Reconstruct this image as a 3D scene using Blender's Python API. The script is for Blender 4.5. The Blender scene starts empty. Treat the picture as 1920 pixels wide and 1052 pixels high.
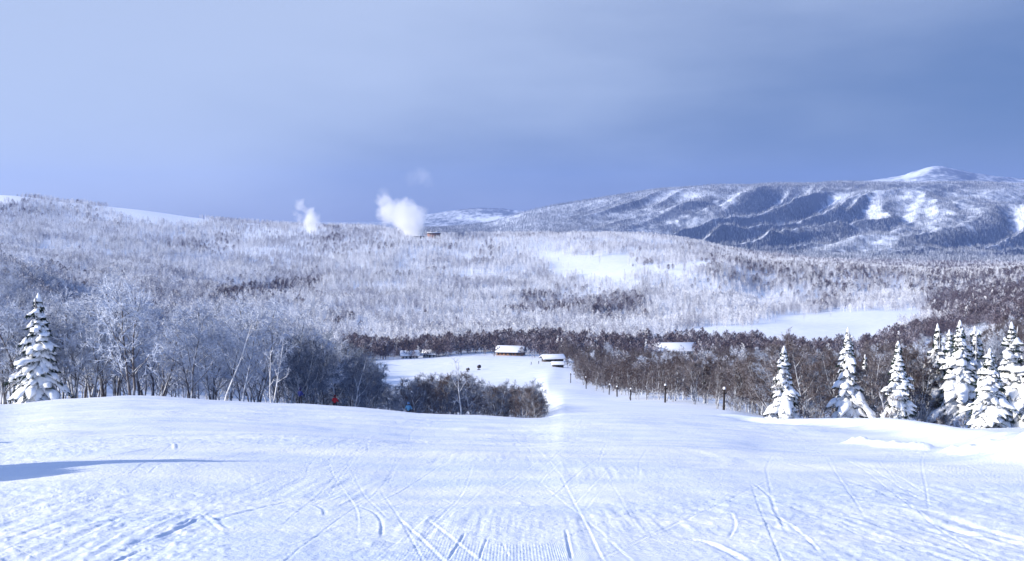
import bpy, bmesh, math, random
import numpy as np
from mathutils import Vector

SC = bpy.context.scene
COL = SC.collection
R = math.radians

# ------------------------------------------------------------------ camera, sky, sun, exposure
F, HX, HY = 1844.0, 960.0, 415.0          # lens in photo pixels, principal column, horizon row
cam_d = bpy.data.cameras.new('camera')
cam = bpy.data.objects.new('camera', cam_d); COL.objects.link(cam)
cam_d.sensor_width = 36.0
cam_d.lens = F / 1920.0 * 36.0
cam_d.shift_y = (HY - 526.0) / 1920.0
cam_d.clip_start = 0.2; cam_d.clip_end = 90000.0
cam.location = (0, 0, 0); cam.rotation_euler = (R(90), 0, 0)
SC.camera = cam

SUN_EL, SUN_AZ = 21.0, -105.0              # degrees; azimuth clockwise from the view direction
sun_dir = Vector((math.sin(R(SUN_AZ)) * math.cos(R(SUN_EL)), math.cos(R(SUN_AZ)) * math.cos(R(SUN_EL)), math.sin(R(SUN_EL))))
sun_d = bpy.data.lights.new('sun', 'SUN'); sun = bpy.data.objects.new('sun', sun_d); COL.objects.link(sun)
sun_d.energy = 4.9; sun_d.angle = R(1.2); sun_d.color = (1.0, 0.92, 0.81)
sun.rotation_euler = (-sun_dir).to_track_quat('-Z', 'Y').to_euler()
sun.location = (-200, -40, 120)

world = bpy.data.worlds.new('World'); SC.world = world; world.use_nodes = True
def build_world():
    nt = world.node_tree; nt.nodes.clear(); N = nt.nodes.new; L = nt.links.new
    out = N('ShaderNodeOutputWorld'); bg = N('ShaderNodeBackground'); bg.inputs['Strength'].default_value = 0.10
    sky = N('ShaderNodeTexSky'); sky.sky_type = 'NISHITA'; sky.sun_disc = False
    sky.sun_elevation = R(SUN_EL); sky.sun_rotation = R(SUN_AZ)
    sky.altitude = 900; sky.air_density = 1.3; sky.dust_density = 0.3; sky.ozone_density = 4.0
    # a thin high veil of cloud: drawn over the clear sky, broken softly by noise
    tc = N('ShaderNodeTexCoord'); sep = N('ShaderNodeSeparateXYZ'); L(tc.outputs['Generated'], sep.inputs[0])
    mp = N('ShaderNodeMapping'); mp.inputs['Scale'].default_value = (1.1, 1.1, 4.0); L(tc.outputs['Generated'], mp.inputs['Vector'])
    nz = N('ShaderNodeTexNoise'); nz.inputs['Scale'].default_value = 2.6; nz.inputs['Detail'].default_value = 6
    nz.inputs['Roughness'].default_value = 0.5; L(mp.outputs[0], nz.inputs['Vector'])
    # veil colour: dull slate blue low down (a far cloud bank), pale higher up and towards the sun
    low = N('ShaderNodeMapRange'); low.inputs['From Min'].default_value = -0.10; low.inputs['From Max'].default_value = 0.27
    low.interpolation_type = 'SMOOTHSTEP'
    addn = N('ShaderNodeMath'); addn.operation = 'MULTIPLY_ADD'; L(nz.outputs['Fac'], addn.inputs[0]); addn.inputs[1].default_value = 0.24
    L(sep.outputs['Z'], addn.inputs[2])
    sx = N('ShaderNodeMath'); sx.operation = 'MULTIPLY_ADD'; L(sep.outputs['X'], sx.inputs[0]); sx.inputs[1].default_value = -0.34
    L(addn.outputs[0], sx.inputs[2])
    off = N('ShaderNodeMath'); off.operation = 'SUBTRACT'; L(sx.outputs[0], off.inputs[0]); off.inputs[1].default_value = 0.125
    L(off.outputs[0], low.inputs['Value'])
    mixc = N('ShaderNodeMix'); mixc.data_type = 'RGBA'
    mixc.inputs['A'].default_value = (0.42, 0.86, 2.3, 1); mixc.inputs['B'].default_value = (3.50, 4.15, 5.85, 1)
    L(low.outputs[0], mixc.inputs['Factor'])
    mixs = N('ShaderNodeMix'); mixs.data_type = 'RGBA'; mixs.inputs['Factor'].default_value = 0.82
    # seen slantwise the veil is thick, overhead the clear sky shows through
    up = N('ShaderNodeMapRange'); up.inputs['From Min'].default_value = 0.25; up.inputs['From Max'].default_value = 0.9; up.inputs['To Min'].default_value = 0.85; up.inputs['To Max'].default_value = 0.2
    L(sep.outputs['Z'], up.inputs['Value']); L(up.outputs[0], mixs.inputs['Factor'])
    L(sky.outputs[0], mixs.inputs['A']); L(mixc.outputs['Result'], mixs.inputs['B'])
    zen = N('ShaderNodeMapRange'); zen.inputs['From Min'].default_value = 0.30; zen.inputs['From Max'].default_value = 0.95; zen.inputs['To Max'].default_value = 0.75
    L(sep.outputs['Z'], zen.inputs['Value'])
    mixz = N('ShaderNodeMix'); mixz.data_type = 'RGBA'; mixz.inputs['B'].default_value = (1.5, 2.7, 6.6, 1)
    L(zen.outputs[0], mixz.inputs['Factor']); L(mixs.outputs['Result'], mixz.inputs['A']); L(mixz.outputs['Result'], bg.inputs['Color']); L(bg.outputs[0], out.inputs['Surface'])
build_world()
SC.view_settings.view_transform = 'Standard'; SC.view_settings.look = 'None'
SC.view_settings.exposure = 0.56; SC.view_settings.gamma = 1.0; SC.view_settings.use_curve_mapping = False
SC.render.engine = 'CYCLES'
SC.cycles.use_denoising = True
SC.cycles.max_bounces = 8; SC.cycles.diffuse_bounces = 3; SC.cycles.glossy_bounces = 2
SC.cycles.transmission_bounces = 2; SC.cycles.volume_bounces = 8; SC.cycles.transparent_max_bounces = 8
SC.cycles.volume_step_rate = 1.0; SC.cycles.volume_max_steps = 128

# ------------------------------------------------------------------ helpers
rng = np.random.default_rng(7)
random.seed(7)
def tag(o, label=None, cat=None, group=None, kind=None):
    if label: o['label'] = label
    if cat: o['category'] = cat
    if group: o['group'] = group
    if kind: o['kind'] = kind
    return o
def mesh_from(name, verts, faces, mat=None, smooth=False):
    """verts (n,3) array; faces: list of int arrays, each (m,k)"""
    me = bpy.data.meshes.new(name)
    verts = np.asarray(verts, dtype=np.float32)
    if isinstance(faces, np.ndarray): faces = [faces]
    faces = [np.asarray(f, dtype=np.int32) for f in faces if len(f)]
    nl = sum(f.size for f in faces); nf = sum(len(f) for f in faces)
    me.vertices.add(len(verts)); me.vertices.foreach_set('co', verts.ravel())
    me.loops.add(nl); me.polygons.add(nf)
    me.loops.foreach_set('vertex_index', np.concatenate([f.ravel() for f in faces]))
    cnt = np.concatenate([np.full(len(f), f.shape[1], dtype=np.int32) for f in faces])
    st = np.concatenate([[0], np.cumsum(cnt)[:-1]]).astype(np.int32)
    me.polygons.foreach_set('loop_start', st); me.polygons.foreach_set('loop_total', cnt)
    if smooth: me.polygons.foreach_set('use_smooth', np.ones(nf, dtype=bool))
    me.update(calc_edges=True); me.validate()
    if mat: me.materials.append(mat)
    return me
def obj(name, me, parent=None, loc=None):
    o = bpy.data.objects.new(name, me); COL.objects.link(o)
    if parent: o.parent = parent
    if loc is not None: o.location = loc
    return o
def empty(name, loc, rz=0.0, s=1.0):
    o = bpy.data.objects.new(name, None); COL.objects.link(o)
    o.location = loc; o.rotation_euler = (0, 0, rz); o.scale = (s, s, s); o.empty_display_size = 0.3
    return o
class MB:
    """collects boxes, prisms and lathes into one mesh"""
    def __init__(self): self.v = []; self.f3 = []; self.f4 = []; self.n = 0
    def add(self, v, f):
        v = np.asarray(v, float); self.v.append(v)
        for q in f:
            (self.f4 if len(q) == 4 else self.f3).append([i + self.n for i in q])
        self.n += len(v)
    def box(self, x0, x1, y0, y1, z0, z1):
        v = [(x0,y0,z0),(x1,y0,z0),(x1,y1,z0),(x0,y1,z0),(x0,y0,z1),(x1,y0,z1),(x1,y1,z1),(x0,y1,z1)]
        self.add(v, [(0,3,2,1),(4,5,6,7),(0,1,5,4),(1,2,6,5),(2,3,7,6),(3,0,4,7)]); return self
    def lathe(self, prof, n=10, cx=0, cy=0, lean=(0, 0)):
        v = []; f = []
        for r, z in prof:
            for k in range(n):
                a = 2 * math.pi * k / n; v.append((cx + lean[0] * z + r * math.cos(a), cy + lean[1] * z + r * math.sin(a), z))
        for i in range(len(prof) - 1):
            for k in range(n):
                k2 = (k + 1) % n; f.append((i*n+k, i*n+k2, (i+1)*n+k2, (i+1)*n+k))
        a = len(v); v.append((cx + lean[0]*prof[0][1], cy + lean[1]*prof[0][1], prof[0][1])); v.append((cx + lean[0]*prof[-1][1], cy + lean[1]*prof[-1][1], prof[-1][1]))
        m = (len(prof) - 1) * n
        for k in range(n):
            k2 = (k + 1) % n; f.append((a, k2, k)); f.append((a + 1, m + k, m + k2))
        self.add(v, f); return self
    def mesh(self, name, mat, smooth=False):
        fs = []
        if self.f4: fs.append(np.array(self.f4))
        if self.f3: fs.append(np.array(self.f3))
        return mesh_from(name, np.concatenate(self.v), fs, mat, smooth)

# value noise
_T = rng.random((512, 512))
def vnoise(x, y):
    xi = np.floor(x).astype(np.int64); yi = np.floor(y).astype(np.int64)
    fx = x - xi; fy = y - yi
    fx = fx * fx * fx * (fx * (fx * 6 - 15) + 10); fy = fy * fy * fy * (fy * (fy * 6 - 15) + 10)
    a = _T[xi & 511, yi & 511]; b = _T[(xi + 1) & 511, yi & 511]; c = _T[xi & 511, (yi + 1) & 511]; d = _T[(xi + 1) & 511, (yi + 1) & 511]
    return (a * (1 - fx) + b * fx) * (1 - fy) + (c * (1 - fx) + d * fx) * fy - 0.5
def fbm(x, y, o=4, g=0.5):
    s = 0; a = 1.0
    for k in range(o):
        s = s + a * vnoise(x * 2 ** k + 17.3 * k, y * 2 ** k + 5.1 * k); a *= g
    return s
def sstep(a, b, x):
    t = np.clip((x - a) / (b - a), 0, 1); return t * t * (3 - 2 * t)
def pchip(xk, yk, x):
    """monotone cubic; yk (n,) or (n,m) -> values at x"""
    xk = np.asarray(xk, float); yk = np.asarray(yk, float); one = yk.ndim == 1
    if one: yk = yk[:, None]
    h = np.diff(xk)[:, None]; d = np.diff(yk, axis=0) / h
    m = np.zeros_like(yk)
    w1 = 2 * h[1:] + h[:-1]; w2 = h[1:] + 2 * h[:-1]
    ok = d[1:] * d[:-1] > 0
    with np.errstate(divide='ignore', invalid='ignore'):
        hm = (w1 + w2) / (w1 / d[:-1] + w2 / d[1:])
    m[1:-1] = np.where(ok, hm, 0); m[0] = d[0]; m[-1] = d[-1]
    xc = np.clip(x, xk[0], xk[-1]); i = np.clip(np.searchsorted(xk, xc, side='right') - 1, 0, len(xk) - 2)
    hh = (xk[i + 1] - xk[i])[:, None]; t = (xc - xk[i])[:, None] / hh
    r = (yk[i] * (2*t**3 - 3*t**2 + 1) + hh * m[i] * (t**3 - 2*t**2 + t) + yk[i+1] * (-2*t**3 + 3*t**2) + hh * m[i+1] * (t**3 - t**2))
    return r[:, 0] if one else r

# ------------------------------------------------------------------ materials
def new_mat(name):
    m = bpy.data.materials.new(name); m.use_nodes = True; nt = m.node_tree
    b = nt.nodes['Principled BSDF']; b.inputs['Specular IOR Level'].default_value = 0.2
    return m, nt, b
def plain(name, col, rough=0.8, var=0.15, scale=3.0):
    m, nt, b = new_mat(name); N = nt.nodes.new; L = nt.links.new
    tc = N('ShaderNodeTexCoord'); nz = N('ShaderNodeTexNoise'); nz.inputs['Scale'].default_value = scale; nz.inputs['Detail'].default_value = 3
    L(tc.outputs['Object'], nz.inputs['Vector'])
    mr = N('ShaderNodeMapRange'); mr.inputs['To Min'].default_value = 1 - var; mr.inputs['To Max'].default_value = 1 + var
    mr.inputs['From Min'].default_value = 0.25; mr.inputs['From Max'].default_value = 0.75
    L(nz.outputs['Fac'], mr.inputs['Value'])
    mul = N('ShaderNodeVectorMath'); mul.operation = 'SCALE'; mul.inputs[0].default_value = col; L(mr.outputs[0], mul.inputs['Scale'])
    L(mul.outputs[0], b.inputs['Base Color']); b.inputs['Roughness'].default_value = rough
    return m
SNOW = (0.86, 0.89, 0.94)
def snow_mat(name, fine=True):
    m, nt, b = new_mat(name); N = nt.nodes.new; L = nt.links.new
    geo = N('ShaderNodeNewGeometry')
    b.inputs['Roughness'].default_value = 0.55
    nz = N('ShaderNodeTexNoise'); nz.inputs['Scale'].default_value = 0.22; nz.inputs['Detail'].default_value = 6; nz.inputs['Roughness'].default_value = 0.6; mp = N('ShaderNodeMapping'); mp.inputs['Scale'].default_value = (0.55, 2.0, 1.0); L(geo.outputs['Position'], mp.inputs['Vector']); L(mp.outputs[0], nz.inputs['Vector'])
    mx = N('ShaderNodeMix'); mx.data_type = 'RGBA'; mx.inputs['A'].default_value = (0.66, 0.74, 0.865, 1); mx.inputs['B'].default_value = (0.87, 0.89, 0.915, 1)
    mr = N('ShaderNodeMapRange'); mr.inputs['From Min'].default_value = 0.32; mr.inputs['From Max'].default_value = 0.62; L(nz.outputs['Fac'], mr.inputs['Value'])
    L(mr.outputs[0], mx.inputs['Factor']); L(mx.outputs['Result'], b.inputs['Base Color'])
    if fine:
        n2 = N('ShaderNodeTexNoise'); n2.inputs['Scale'].default_value = 9.0; n2.inputs['Detail'].default_value = 5; n2.inputs['Roughness'].default_value = 0.65
        L(geo.outputs['Position'], n2.inputs['Vector'])
        bp = N('ShaderNodeBump'); bp.inputs['Strength'].default_value = 0.6; bp.inputs['Distance'].default_value = 0.05; L(n2.outputs['Fac'], bp.inputs['Height'])
        # groomed corduroy: ribs about 6 cm apart running downhill, only where the attribute says they survive
        at = N('ShaderNodeAttribute'); at.attribute_name = 'corduroy'
        sp = N('ShaderNodeSeparateXYZ'); L(at.outputs['Vector'], sp.inputs[0])
        si = N('ShaderNodeMath'); si.operation = 'SINE'
        mu = N('ShaderNodeMath'); mu.operation = 'MULTIPLY'; mu.inputs[1].default_value = 2 * math.pi / 0.044
        L(sp.outputs['X'], mu.inputs[0]); L(mu.outputs[0], si.inputs[0])
        mm = N('ShaderNodeMath'); mm.operation = 'MULTIPLY'; L(si.outputs[0], mm.inputs[0]); L(sp.outputs['Y'], mm.inputs[1])
        b2 = N('ShaderNodeBump'); b2.inputs['Strength'].default_value = 0.4; b2.inputs['Distance'].default_value = 0.003
        L(mm.outputs[0], b2.inputs['Height']); L(bp.outputs['Normal'], b2.inputs['Normal'])
        L(b2.outputs['Normal'], b.inputs['Normal'])
    return m
M = {}
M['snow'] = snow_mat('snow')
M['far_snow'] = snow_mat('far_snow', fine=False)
def wooded_mat():
    # too far to tell tree from tree: snow showing through dark woods in patches and streaks
    m, nt, b = new_mat('wooded_snow'); N = nt.nodes.new; L = nt.links.new
    geo = N('ShaderNodeNewGeometry'); mp = N('ShaderNodeMapping'); mp.inputs['Rotation'].default_value = (0, 0, R(37)); mp.inputs['Scale'].default_value = (1/55, 1/190, 1/190)
    L(geo.outputs['Position'], mp.inputs['Vector'])
    n1 = N('ShaderNodeTexNoise'); n1.inputs['Scale'].default_value = 1.0; n1.inputs['Detail'].default_value = 6; n1.inputs['Roughness'].default_value = 0.78; L(mp.outputs[0], n1.inputs['Vector'])
    n2 = N('ShaderNodeTexNoise'); n2.inputs['Scale'].default_value = 1/620; n2.inputs['Detail'].default_value = 4; L(geo.outputs['Position'], n2.inputs['Vector'])
    ad = N('ShaderNodeMath'); ad.operation = 'MULTIPLY_ADD'; L(n2.outputs['Fac'], ad.inputs[0]); ad.inputs[1].default_value = 0.8; L(n1.outputs['Fac'], ad.inputs[2])
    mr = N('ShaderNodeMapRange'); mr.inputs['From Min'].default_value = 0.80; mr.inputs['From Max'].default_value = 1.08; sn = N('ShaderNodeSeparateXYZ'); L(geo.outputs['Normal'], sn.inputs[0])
    shade_side = N('ShaderNodeMath'); shade_side.operation = 'MULTIPLY_ADD'; L(sn.outputs['X'], shade_side.inputs[0]); shade_side.inputs[1].default_value = -0.42; L(ad.outputs[0], shade_side.inputs[2])  # painted shade: slopes turned away from the sun get the darker colour
    L(shade_side.outputs[0], mr.inputs['Value'])
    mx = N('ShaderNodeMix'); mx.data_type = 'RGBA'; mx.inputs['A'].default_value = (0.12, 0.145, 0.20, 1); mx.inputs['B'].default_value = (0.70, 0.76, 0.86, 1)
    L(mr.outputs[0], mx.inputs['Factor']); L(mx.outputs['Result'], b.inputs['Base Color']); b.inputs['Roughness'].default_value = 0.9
    return m
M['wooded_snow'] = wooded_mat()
M['snow_cap'] = plain('snow_cap', SNOW, 0.6, 0.03)
def twig_mat(name, wood, rime, lo, hi, rnd=0.25, nscale=1.2):
    """bare wood with rime on it: more on upward and left-facing sides, uneven along the crown"""
    m, nt, b = new_mat(name); N = nt.nodes.new; L = nt.links.new
    geo = N('ShaderNodeNewGeometry'); sp = N('ShaderNodeSeparateXYZ'); L(geo.outputs['Normal'], sp.inputs[0])
    nz = N('ShaderNodeTexNoise'); nz.inputs['Scale'].default_value = nscale; nz.inputs['Detail'].default_value = 4; L(geo.outputs['Position'], nz.inputs['Vector'])
    oi = N('ShaderNodeObjectInfo')
    a = N('ShaderNodeMath'); a.operation = 'MULTIPLY_ADD'; L(sp.outputs['Z'], a.inputs[0]); a.inputs[1].default_value = 0.24; L(nz.outputs['Fac'], a.inputs[2])
    w = N('ShaderNodeMath'); w.operation = 'MULTIPLY_ADD'; L(sp.outputs['X'], w.inputs[0]); w.inputs[1].default_value = -0.14; L(a.outputs[0], w.inputs[2]); a = w
    c = N('ShaderNodeMath'); c.operation = 'MULTIPLY_ADD'; L(oi.outputs['Random'], c.inputs[0]); c.inputs[1].default_value = rnd; L(a.outputs[0], c.inputs[2])
    mr = N('ShaderNodeMapRange'); mr.inputs['From Min'].default_value = lo; mr.inputs['From Max'].default_value = hi; L(c.outputs[0], mr.inputs['Value'])
    mx = N('ShaderNodeMix'); mx.data_type = 'RGBA'; mx.inputs['A'].default_value = (*wood, 1); mx.inputs['B'].default_value = (*rime, 1)
    L(mr.outputs[0], mx.inputs['Factor']); L(mx.outputs['Result'], b.inputs['Base Color']); b.inputs['Roughness'].default_value = 0.8
    return m
RIME = (0.76, 0.79, 0.86)
M['bark'] = twig_mat('bark', (0.10, 0.088, 0.095), (0.60, 0.64, 0.72), 0.45, 0.85, 0.2, 1.6)
M['pale_bark'] = twig_mat('pale_bark', (0.40, 0.38, 0.37), (0.80, 0.82, 0.86), 0.35, 0.8, 0.1, 2.0)
M['rime_twig'] = twig_mat('rime_twig', (0.085, 0.10, 0.16), (0.70, 0.77, 0.92), 0.28, 0.84)
M['half_rime_shade_twig'] = twig_mat('half_rime_shade_twig', (0.062, 0.075, 0.115), (0.45, 0.52, 0.66), 0.48, 1.15)  # less rime, and the copse's shade put into the dark blue colour
M['brown_twig'] = twig_mat('brown_twig', (0.085, 0.064, 0.066), (0.48, 0.48, 0.54), 0.72, 1.18)
M['needles'] = plain('needles', (0.022, 0.040, 0.030), 0.7, 0.4)
M['dark_wood'] = plain('dark_wood', (0.035, 0.03, 0.032), 0.8, 0.2)
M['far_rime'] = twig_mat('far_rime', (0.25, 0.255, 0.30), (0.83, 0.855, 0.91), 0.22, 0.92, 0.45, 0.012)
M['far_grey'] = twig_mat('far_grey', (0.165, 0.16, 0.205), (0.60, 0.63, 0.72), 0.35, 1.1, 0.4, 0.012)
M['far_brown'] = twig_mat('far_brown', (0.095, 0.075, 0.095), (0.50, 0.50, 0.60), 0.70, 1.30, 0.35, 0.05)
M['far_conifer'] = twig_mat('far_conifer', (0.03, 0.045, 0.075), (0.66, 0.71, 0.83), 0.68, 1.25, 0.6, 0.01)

# ------------------------------------------------------------------ terrain
# each column: photo column -> (distance along the view in m, row its ground appears at); the slope falls about 1 in 6
FG = [2, 5, 8, 12, 20, 32, 48]
def fg(s):
    return [(y, HY + F * ((0.168 + (s - 0.168) * min(1, max(0, (y - 12) / 50.0))) + 2.2 / y)) for y in FG]
HILL_A = [(1050, 620), (1300, 579), (1600, 540), (2000, 494), (2300, 463), (2500, 446), (2700, 443), (3000, 452)]
FARL = [(3800, 440), (6000, 425), (9000, 421), (12500, 417), (15000, 416)]
COLS = {
 -1300: fg(.15) + [(100, 690), (150, 670), (300, 610), (600, 530), (1200, 460), (2000, 400), (2600, 370), (3200, 378), (6000, 405), (15000, 410)],
 -700: fg(.155) + [(100, 715), (150, 700), (300, 615), (450, 550), (600, 505), (750, 490), (1200, 470), (2000, 410), (2600, 372), (3200, 378), (6000, 405), (15000, 410)],
 0:   fg(.163) + [(95, 760), (110, 766), (150, 757), (200, 725), (300, 650), (450, 575), (600, 525), (750, 508), (1000, 508), (1500, 482), (2000, 440), (2500, 400), (2900, 366), (3400, 374), (6000, 405), (15000, 412)],
 130: fg(.156) + [(95, 747), (110, 751), (150, 752), (200, 730), (300, 672), (450, 610), (600, 575), (750, 565), (1000, 548), (1500, 500), (2000, 455), (2500, 415), (2900, 380), (3400, 386), (6000, 408), (15000, 412)],
 250: fg(.154) + [(95, 742), (108, 746), (140, 758), (200, 748), (300, 708), (450, 655), (600, 620), (800, 592), (1000, 566), (1500, 515), (2000, 468), (2500, 425), (2800, 396), (3000, 392), (3400, 398), (6000, 410), (15000, 413)],
 400: fg(.156) + [(95, 748), (110, 755), (150, 768), (200, 758), (300, 724), (450, 683), (600, 652), (800, 621), (1000, 590), (1500, 535), (2000, 485), (2500, 440), (2800, 416), (3000, 412), (3400, 418), (6000, 416), (15000, 415)],
 560: fg(.161) + [(95, 757), (110, 765), (150, 778), (200, 770), (300, 738), (450, 706), (600, 682), (800, 650), (1000, 620), (1300, 577), (1600, 540), (2000, 495), (2400, 452), (2700, 428), (2900, 424), (3400, 430)] + FARL,
 700: fg(.167) + [(85, 768), (110, 780), (150, 788), (200, 778), (300, 748), (450, 716), (600, 686), (750, 668), (900, 648), (1050, 623), (1300, 580), (1600, 540), (2000, 492), (2400, 450), (2700, 430), (2900, 428), (3400, 432)] + FARL,
 800: fg(.172) + [(80, 776), (110, 791), (160, 797), (220, 783), (300, 756), (450, 717), (550, 698), (650, 680), (720, 669), (800, 659), (950, 637)] + HILL_A + [(4500, 440), (6500, 430), (9000, 426), (11000, 402), (13000, 415), (15000, 416)],
 900: fg(.173) + [(78, 780), (110, 796), (160, 799), (220, 784), (300, 758), (450, 719), (550, 698), (650, 677), (750, 659), (950, 632)] + HILL_A + [(4500, 448), (6000, 440), (7500, 421), (9000, 424), (11000, 390), (13000, 412), (15000, 416)],
 1000: fg(.175) + [(75, 786), (100, 795), (150, 794), (220, 777), (300, 753), (450, 715), (550, 695), (650, 677), (750, 660), (950, 631)] + HILL_A + [(4500, 452), (6000, 425), (7500, 394), (9000, 404), (11000, 402), (13000, 412), (15000, 416)],
 1030: fg(.174) + [(75, 785), (100, 782), (150, 774), (220, 756), (300, 738), (450, 710), (550, 695), (650, 677), (750, 660), (950, 631)] + HILL_A + [(4500, 452), (6000, 422), (7500, 388), (9000, 400), (11000, 405), (13000, 412), (15000, 416)],
 1060: fg(.172) + [(75, 782), (100, 775), (130, 768), (180, 757), (260, 742), (380, 722), (550, 697), (650, 678), (750, 661), (950, 632)] + HILL_A + [(4500, 455), (6000, 420), (7500, 383), (9000, 396), (13000, 412), (15000, 416)],
 1150: fg(.172) + [(75, 780), (100, 773), (130, 767), (180, 757), (260, 746), (380, 725), (550, 699), (750, 664), (950, 632), (1050, 618), (1300, 575), (1500, 545), (1700, 530), (2000, 496), (2300, 462), (2500, 446), (2700, 443), (3000, 455), (4500, 455), (6000, 415), (7500, 369), (9000, 382), (13000, 410), (15000, 416)],
 1250: fg(.174) + [(75, 784), (100, 776), (140, 765), (184, 757), (260, 743), (380, 721), (550, 697), (750, 663), (950, 634), (1100, 611), (1300, 574), (1500, 547), (1700, 530), (2000, 500), (2300, 470), (2500, 452), (2700, 448), (3000, 458), (4500, 460), (6000, 410), (7500, 353), (9000, 370), (13000, 405), (15000, 416)],
 1357: fg(.178) + [(75, 790), (100, 780), (138, 768), (200, 757), (300, 738), (450, 712), (600, 688), (750, 664), (900, 638), (1100, 605), (1300, 574), (1500, 553), (1700, 531), (2000, 506), (2300, 482), (2600, 470), (3200, 468), (3600, 484), (4500, 452), (5500, 415), (6500, 377), (7500, 346), (9000, 362), (13000, 400), (15000, 416)],
 1440: fg(.184) + [(70, 797), (100, 795), (140, 779), (200, 764), (300, 741), (450, 712), (600, 690), (750, 665), (900, 638), (1100, 603), (1250, 583), (1400, 572), (1600, 552), (1800, 531), (2100, 510), (2500, 490), (3000, 480), (3600, 484), (4500, 452), (5500, 415), (6500, 377), (7500, 345), (9000, 358), (13000, 395), (15000, 410)],
 1600: fg(.187) + [(70, 804), (100, 801), (150, 793), (200, 770), (300, 741), (450, 712), (600, 690), (750, 664), (900, 637), (1100, 601), (1250, 581), (1400, 569), (1600, 546), (1800, 526), (2100, 511), (2500, 500), (3000, 494), (3600, 484), (4500, 452), (5500, 415), (6500, 377), (7500, 341), (9000, 352), (11000, 348), (12500, 343), (15000, 400)],
 1680: fg(.187) + [(70, 806), (100, 802), (150, 790), (200, 770), (300, 738), (450, 706), (600, 680), (750, 652), (900, 627), (1100, 597), (1250, 579), (1400, 568), (1600, 546), (1800, 526), (2100, 511), (2500, 502), (3000, 496), (3600, 484), (4500, 452), (5500, 415), (6500, 377), (7500, 343), (9000, 354), (11000, 345), (12500, 334), (15000, 395)],
 1765: fg(.187) + [(70, 808), (100, 803), (150, 786), (200, 768), (300, 732), (450, 695), (600, 663), (750, 634), (900, 612), (1100, 590), (1300, 573), (1500, 555), (1700, 532), (2000, 513), (2500, 503), (3000, 498), (3600, 484), (4500, 452), (5500, 415), (6500, 377), (7500, 344), (9000, 352), (11000, 334), (12500, 311), (15000, 390)],
 1840: fg(.187) + [(70, 810), (100, 804), (150, 784), (200, 765), (300, 724), (450, 680), (600, 644), (750, 616), (900, 595), (1100, 576), (1300, 560), (1600, 538), (2000, 514), (2500, 504), (3000, 499), (3600, 484), (4500, 452), (5500, 415), (6500, 377), (7500, 344), (9000, 352), (11000, 341), (12500, 325), (15000, 390)],
 1920: fg(.187) + [(70, 810), (100, 804), (150, 782), (200, 762), (300, 716), (450, 666), (600, 628), (750, 600), (900, 582), (1100, 563), (1300, 549), (1600, 530), (2000, 512), (2500, 503), (3000, 499), (3600, 484), (4500, 452), (5500, 415), (6500, 377), (7500, 347), (9000, 353), (11000, 346), (12500, 334), (15000, 390)],
 2600: fg(.187) + [(100, 800), (150, 770), (200, 740), (300, 690), (450, 630), (600, 590), (900, 560), (1300, 535), (1600, 520), (2500, 495), (4500, 460), (6000, 400), (7500, 350), (9000, 350), (12500, 335), (15000, 380)],
 3300: fg(.187) + [(100, 790), (200, 730), (450, 630), (900, 560), (1600, 520), (2500, 495), (4500, 460), (6000, 400), (7500, 350), (12500, 340), (15000, 380)],
}
ROWS_N = np.exp(np.linspace(math.log(2.0), math.log(9.0), 24, endpoint=False))
ROWS_N = np.concatenate([ROWS_N, np.exp(np.linspace(math.log(9.0), math.log(112.0), 470))])
ROWS_V = np.exp(np.linspace(math.log(112.0), math.log(3300.0), 200))
ROWS_M = np.concatenate([np.exp(np.linspace(math.log(3300.0), math.log(8200.0), 300)), np.exp(np.linspace(math.log(8300.0), math.log(15000.0), 50))])
ROWS = np.concatenate([ROWS_N, ROWS_V[1:], ROWS_M[1:]])
U = np.concatenate([-np.geomspace(1.6, 0.58, 40)[:-1], np.linspace(-0.58, 0.58, 880), np.geomspace(0.58, 1.6, 40)[1:]])
def build_height():
    cp = sorted(COLS); cu = (np.array(cp) - HX) / F
    ly = np.log(ROWS)
    tab = np.stack([pchip(np.log([p[0] for p in COLS[c]]), np.array([p[1] for p in COLS[c]]), ly) for c in cp])   # (ncol, nrow)
    t = pchip(cu, tab, U)                                       # (nU, nrow)
    Z = -(t.T - HY) / F * ROWS[:, None]
    return Z
X = ROWS[:, None] * U[None, :]; Y = np.repeat(ROWS[:, None], len(U), 1)
Z0 = build_height()
def bilin(G, x, y):
    x = np.atleast_1d(np.asarray(x, float)); y = np.atleast_1d(np.asarray(y, float))
    u = np.clip(x / y, U[0], U[-1] - 1e-9)
    i = np.clip(np.searchsorted(ROWS, y) - 1, 0, len(ROWS) - 2); j = np.clip(np.searchsorted(U, u) - 1, 0, len(U) - 2)
    a = np.clip((y - ROWS[i]) / (ROWS[i+1] - ROWS[i]), 0, 1); b = np.clip((u - U[j]) / (U[j+1] - U[j]), 0, 1)
    return (G[i, j] * (1-b) + G[i, j+1] * b) * (1-a) + (G[i+1, j] * (1-b) + G[i+1, j+1] * b) * a
def ground_point(px, py, ymax=110.0):
    """world x, y of the first ground the sight line through a photo pixel meets"""
    u = (px - HX) / F; t = (py - HY) / F
    ys = ROWS[ROWS <= ymax]; zz = bilin(Z0, u * ys, ys)
    hit = np.where(zz + t * ys > 0)[0]
    k = hit[0] if len(hit) else len(ys) - 1
    return u * ys[k], ys[k]

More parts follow.
